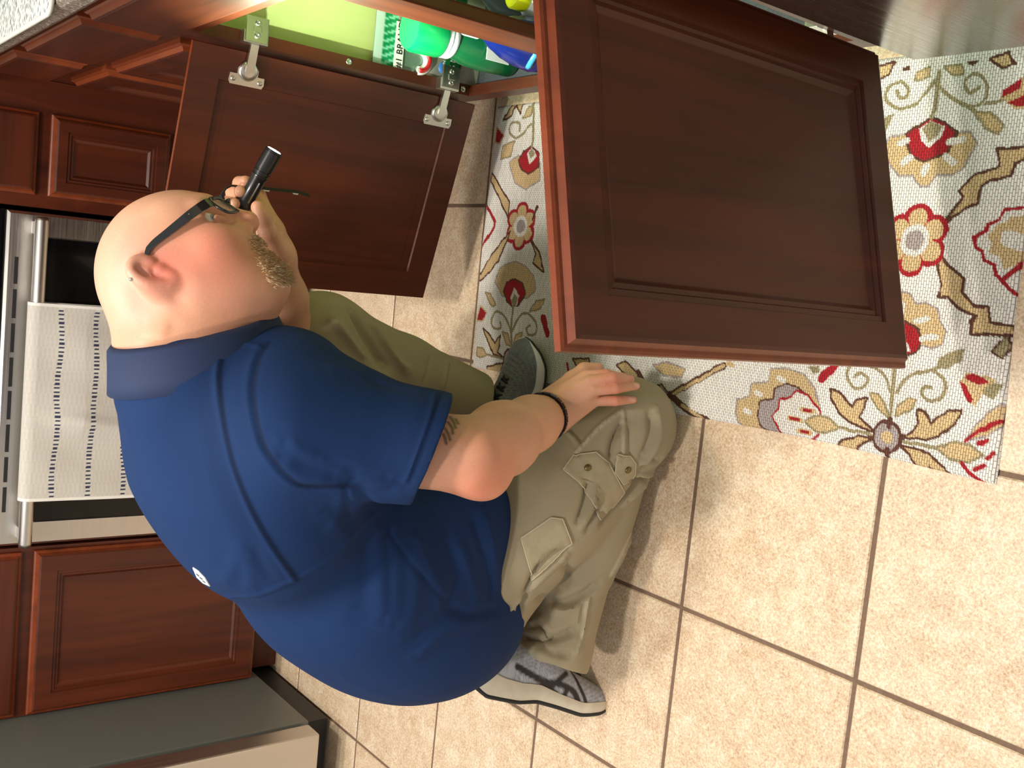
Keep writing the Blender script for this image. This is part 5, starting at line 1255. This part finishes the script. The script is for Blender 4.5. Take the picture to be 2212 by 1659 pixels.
pf = quad_obj('front_film', VP, QP, 'foil', pouch, np.array(cc)); VB2 = VP.copy(); VB2[:, 1] = .2385; quad_obj('back_film', VB2, QP[:, ::-1], 'foil', pouch, np.tile(lin(150, 160, 152), (len(VP), 1)))
def film(px, py, off=.0015):     # point on the pouch front seen at a photo position
    q = aty(px, py, .222)
    for _ in range(4): q = aty(px, py, pouch_y(q[0], q[2])-off)
    return q
def print_text(txt, p0, p1, hgt, mat, off):
    a, b = film(*p0), film(*p1); y = min(a[1], b[1])-off; a[1] = y; o = text_on(txt, hgt, a, (1, 0, 0), (0, 0, 1), mat, pouch); return o
q = film(860, 120); zc = film(866, 120)[2]; MB().box((.8685, q[1]-.0035, zc-.003), (.952, q[1]-.0028, zc+.016), .0002).build('label_panel', 'ink_white', pouch)
text_on('#1 BRAND', .0175, A3((.8705, q[1]-.0040, zc)), (1, 0, 0), (0, 0, 1), 'ink_black', pouch)
q = film(982, 150); MB().box((.8700, q[1]-.0050, q[2]-.006), (.940, q[1]-.0044, q[2]+.024), .0002).build('label_panel', 'ink_green', pouch)
text_on('50% MORE', .0155, A3((.872, q[1]-.0056, q[2]+.004)), (1, 0, 0), (0, 0, 1), 'ink_white', pouch)
q = film(955, 148); MB().lathe([(.0001, 0), (.0115, 0), (.0115, .001), (.0001, .001)], q+A3((0, -.004, 0)), (0, -1, 0), 24).build('round_emblem', 'ink_blue', pouch); text_on('DAWN', .0072, q+A3((-.0095, -.0056, -.0025)), (1, 0, 0), (0, 0, 1), 'ink_white', pouch)
ucen = film(905, 130, .005)
for nm, r_, mt, dy in (('white_outline', .0085, 'ink_white', 0), ('red_swoosh', .0048, 'ink_red', -.006)):
    mb = MB(); mb.tube([ucen+A3((.019*math.cos(a), dy, .019*math.sin(a))) for a in np.linspace(math.pi*.97, 2.06*math.pi, 18)], r_, 8); mb.build(nm, mt, pouch)
def bottle(name, label, prof, xy, mats, sq=(1, 1), z0=None, group=None):
    z0 = CZ if z0 is None else z0; o = thing(name, (xy[0], xy[1], z0), label, 'bottle', group)
    for (nm, mat, pr) in prof:
        mb = MB().lathe(pr, (0, 0, 0), (0, 0, 1), 28); mb.v = [(x*sq[0]+xy[0], y*sq[1]+xy[1], z+z0) for x, y, z in mb.v]; mb.build(nm, mat, o, autosmooth=40)
    return o
plain('plastic_green', srgb(10, 168, 96), .3, 0, .2); plain('plastic_darkgreen', srgb(14, 92, 56), .3, 0, .2); plain('plastic_white', srgb(216, 222, 232), .35); plain('plastic_navy', srgb(18, 34, 112), .2, 0, .4); plain('plastic_blue', srgb(90, 150, 214), .15); plain('plastic_yellow', srgb(228, 236, 10), .35); plain('plastic_black', (.012, .014, .015, 1), .3); plain('plastic_lime', srgb(190, 214, 90), .4); plain('plastic_skyblue', srgb(60, 150, 210), .3)
o = bottle('detergent_bottle', 'dark green bottle with bright green cap and white collar', [('body', 'plastic_darkgreen', [(.001, 0), (.036, 0), (.040, .006), (.042, .07), (.039, .11), (.033, .130), (.031, .137), (.001, .137)]), ('collar', 'plastic_white', [(.001, .136), (.0335, .136), (.036, .140), (.036, .147), (.0345, .149), (.0365, .151), (.0365, .160), (.001, .161)]), ('cap', 'plastic_green', [(.001, .160), (.0375, .160), (.0385, .164), (.040, .214), (.036, .2225), (.001, .2235)])], (.918, .118), None, (1, .9))
MB().box((.889, .0785, CZ+.035), (.945, .0800, CZ+.085), .0005).build('label_panel', 'ink_white', o)
o = bottle('dish_soap_bottle', 'navy blue dish soap bottle behind the centre stile', [('body', 'plastic_navy', [(.001, 0), (.034, 0), (.042, .008), (.046, .03), (.043, .06), (.036, .09), (.024, .12), (.014, .135), (.013, .15), (.001, .15)]), ('cap', 'plastic_white', [(.001, .149), (.016, .149), (.016, .175), (.010, .185), (.001, .186)])], (.918, .018), None)
mb = MB(); mb.tube([(.918+.0425*math.cos(a), .018+.0425*math.sin(a), CZ+.040+.012*math.sin(a*2)) for a in np.linspace(3.4, 5.2, 14)], .006, 8); mb.build('light_blue_swoosh', 'plastic_skyblue', o)
bottle('small_bottle', 'small clear bottle with ribbed yellow cap in the cabinet', [('body', 'plastic_white', [(.001, 0), (.026, 0), (.028, .006), (.028, .045), (.018, .058), (.001, .058)]), ('cap', 'plastic_yellow', [(.001, .057), (.019, .057), (.0205, .060), (.0205, .083), (.018, .086), (.001, .086)])], (.988, .020), None)
bottle('cleaner_bottle', 'black capped cleaner bottle behind the yellow capped one', [('body', 'plastic_black', [(.001, 0), (.024, 0), (.026, .006), (.026, .075), (.012, .098), (.012, .115), (.001, .115)])], (.998, .083), None)
bottle('spray_bottle', 'translucent light blue bottle deep in the cabinet', [('body', 'plastic_blue', [(.001, 0), (.030, 0), (.032, .006), (.032, .11), (.014, .14), (.001, .14)]), ('cap', 'plastic_white', [(.001, .139), (.015, .139), (.015, .165), (.001, .166)])], (1.062, .075), None)
o = thing('cleaner_box', (1.12, .17, CZ), 'lime and green carton at the back of the cabinet', 'box'); part('carton', 'plastic_lime', o, ((1.085, .13, CZ), (1.16, .20, CZ+.20)), bev=.002); part('band', 'plastic_darkgreen', o, ((1.0835, .1285, CZ+.12), (1.1615, .2015, CZ+.16)))
# ================================================================== on the worktop
m_, nt_, b_ = new_mat('dash_print'); v = worldpos(nt_, (80, 210, 60)); vo = nt_.nodes.new('ShaderNodeTexVoronoi'); vo.inputs['Scale'].default_value = 1; nt_.links.new(v, vo.inputs['Vector'])
nt_.links.new(ramp(nt_, [(.32, srgb(52, 54, 66)), (.38, srgb(186, 192, 190))], vo.outputs['Distance']), b_.inputs['Base Color']); b_.inputs['Roughness'].default_value = .9
plain('mat_binding', srgb(196, 198, 190), .9)
cA = atz(105, 25, .9215); mat_ = thing('drying_mat', (cA[0]+.15, cA[1]+.25, .9145), 'white drying mat with dark dashes on the granite worktop', 'mat')
def rrect(x0, y0, x1, y1, r, z):
    out = []
    for cx, cy, a0 in ((x1-r, y1-r, 0), (x0+r, y1-r, 90), (x0+r, y0+r, 180), (x1-r, y0+r, 270)):
        for k in range(7): a = math.radians(a0+15*k); out.append((cx+r*math.cos(a), cy+r*math.sin(a), z))
    return out
MB().prism(rrect(cA[0], cA[1], cA[0]+.33, cA[1]+.46, .02, .9150), (0, 0, .006)).build('pad', 'dash_print', mat_)
MB().tube(rrect(cA[0], cA[1], cA[0]+.33, cA[1]+.46, .02, .9182), .0036, 8, closed=True).build('binding', 'mat_binding', mat_)
cB = atz(4, 6, .921); plain('mint_plastic', srgb(188, 206, 190), .4)
bw_ = MB().lathe([(.001, 0), (.04, 0), (.055, .02), (.06, .05), (.057, .05), (.052, .022), (.001, .006)], (cB[0]+.045, cB[1]+.02, .9225), (0, 0, 1), 28).build('bowl', 'mint_plastic'); tag(bw_, 'pale mint bowl on the drying mat', 'bowl')
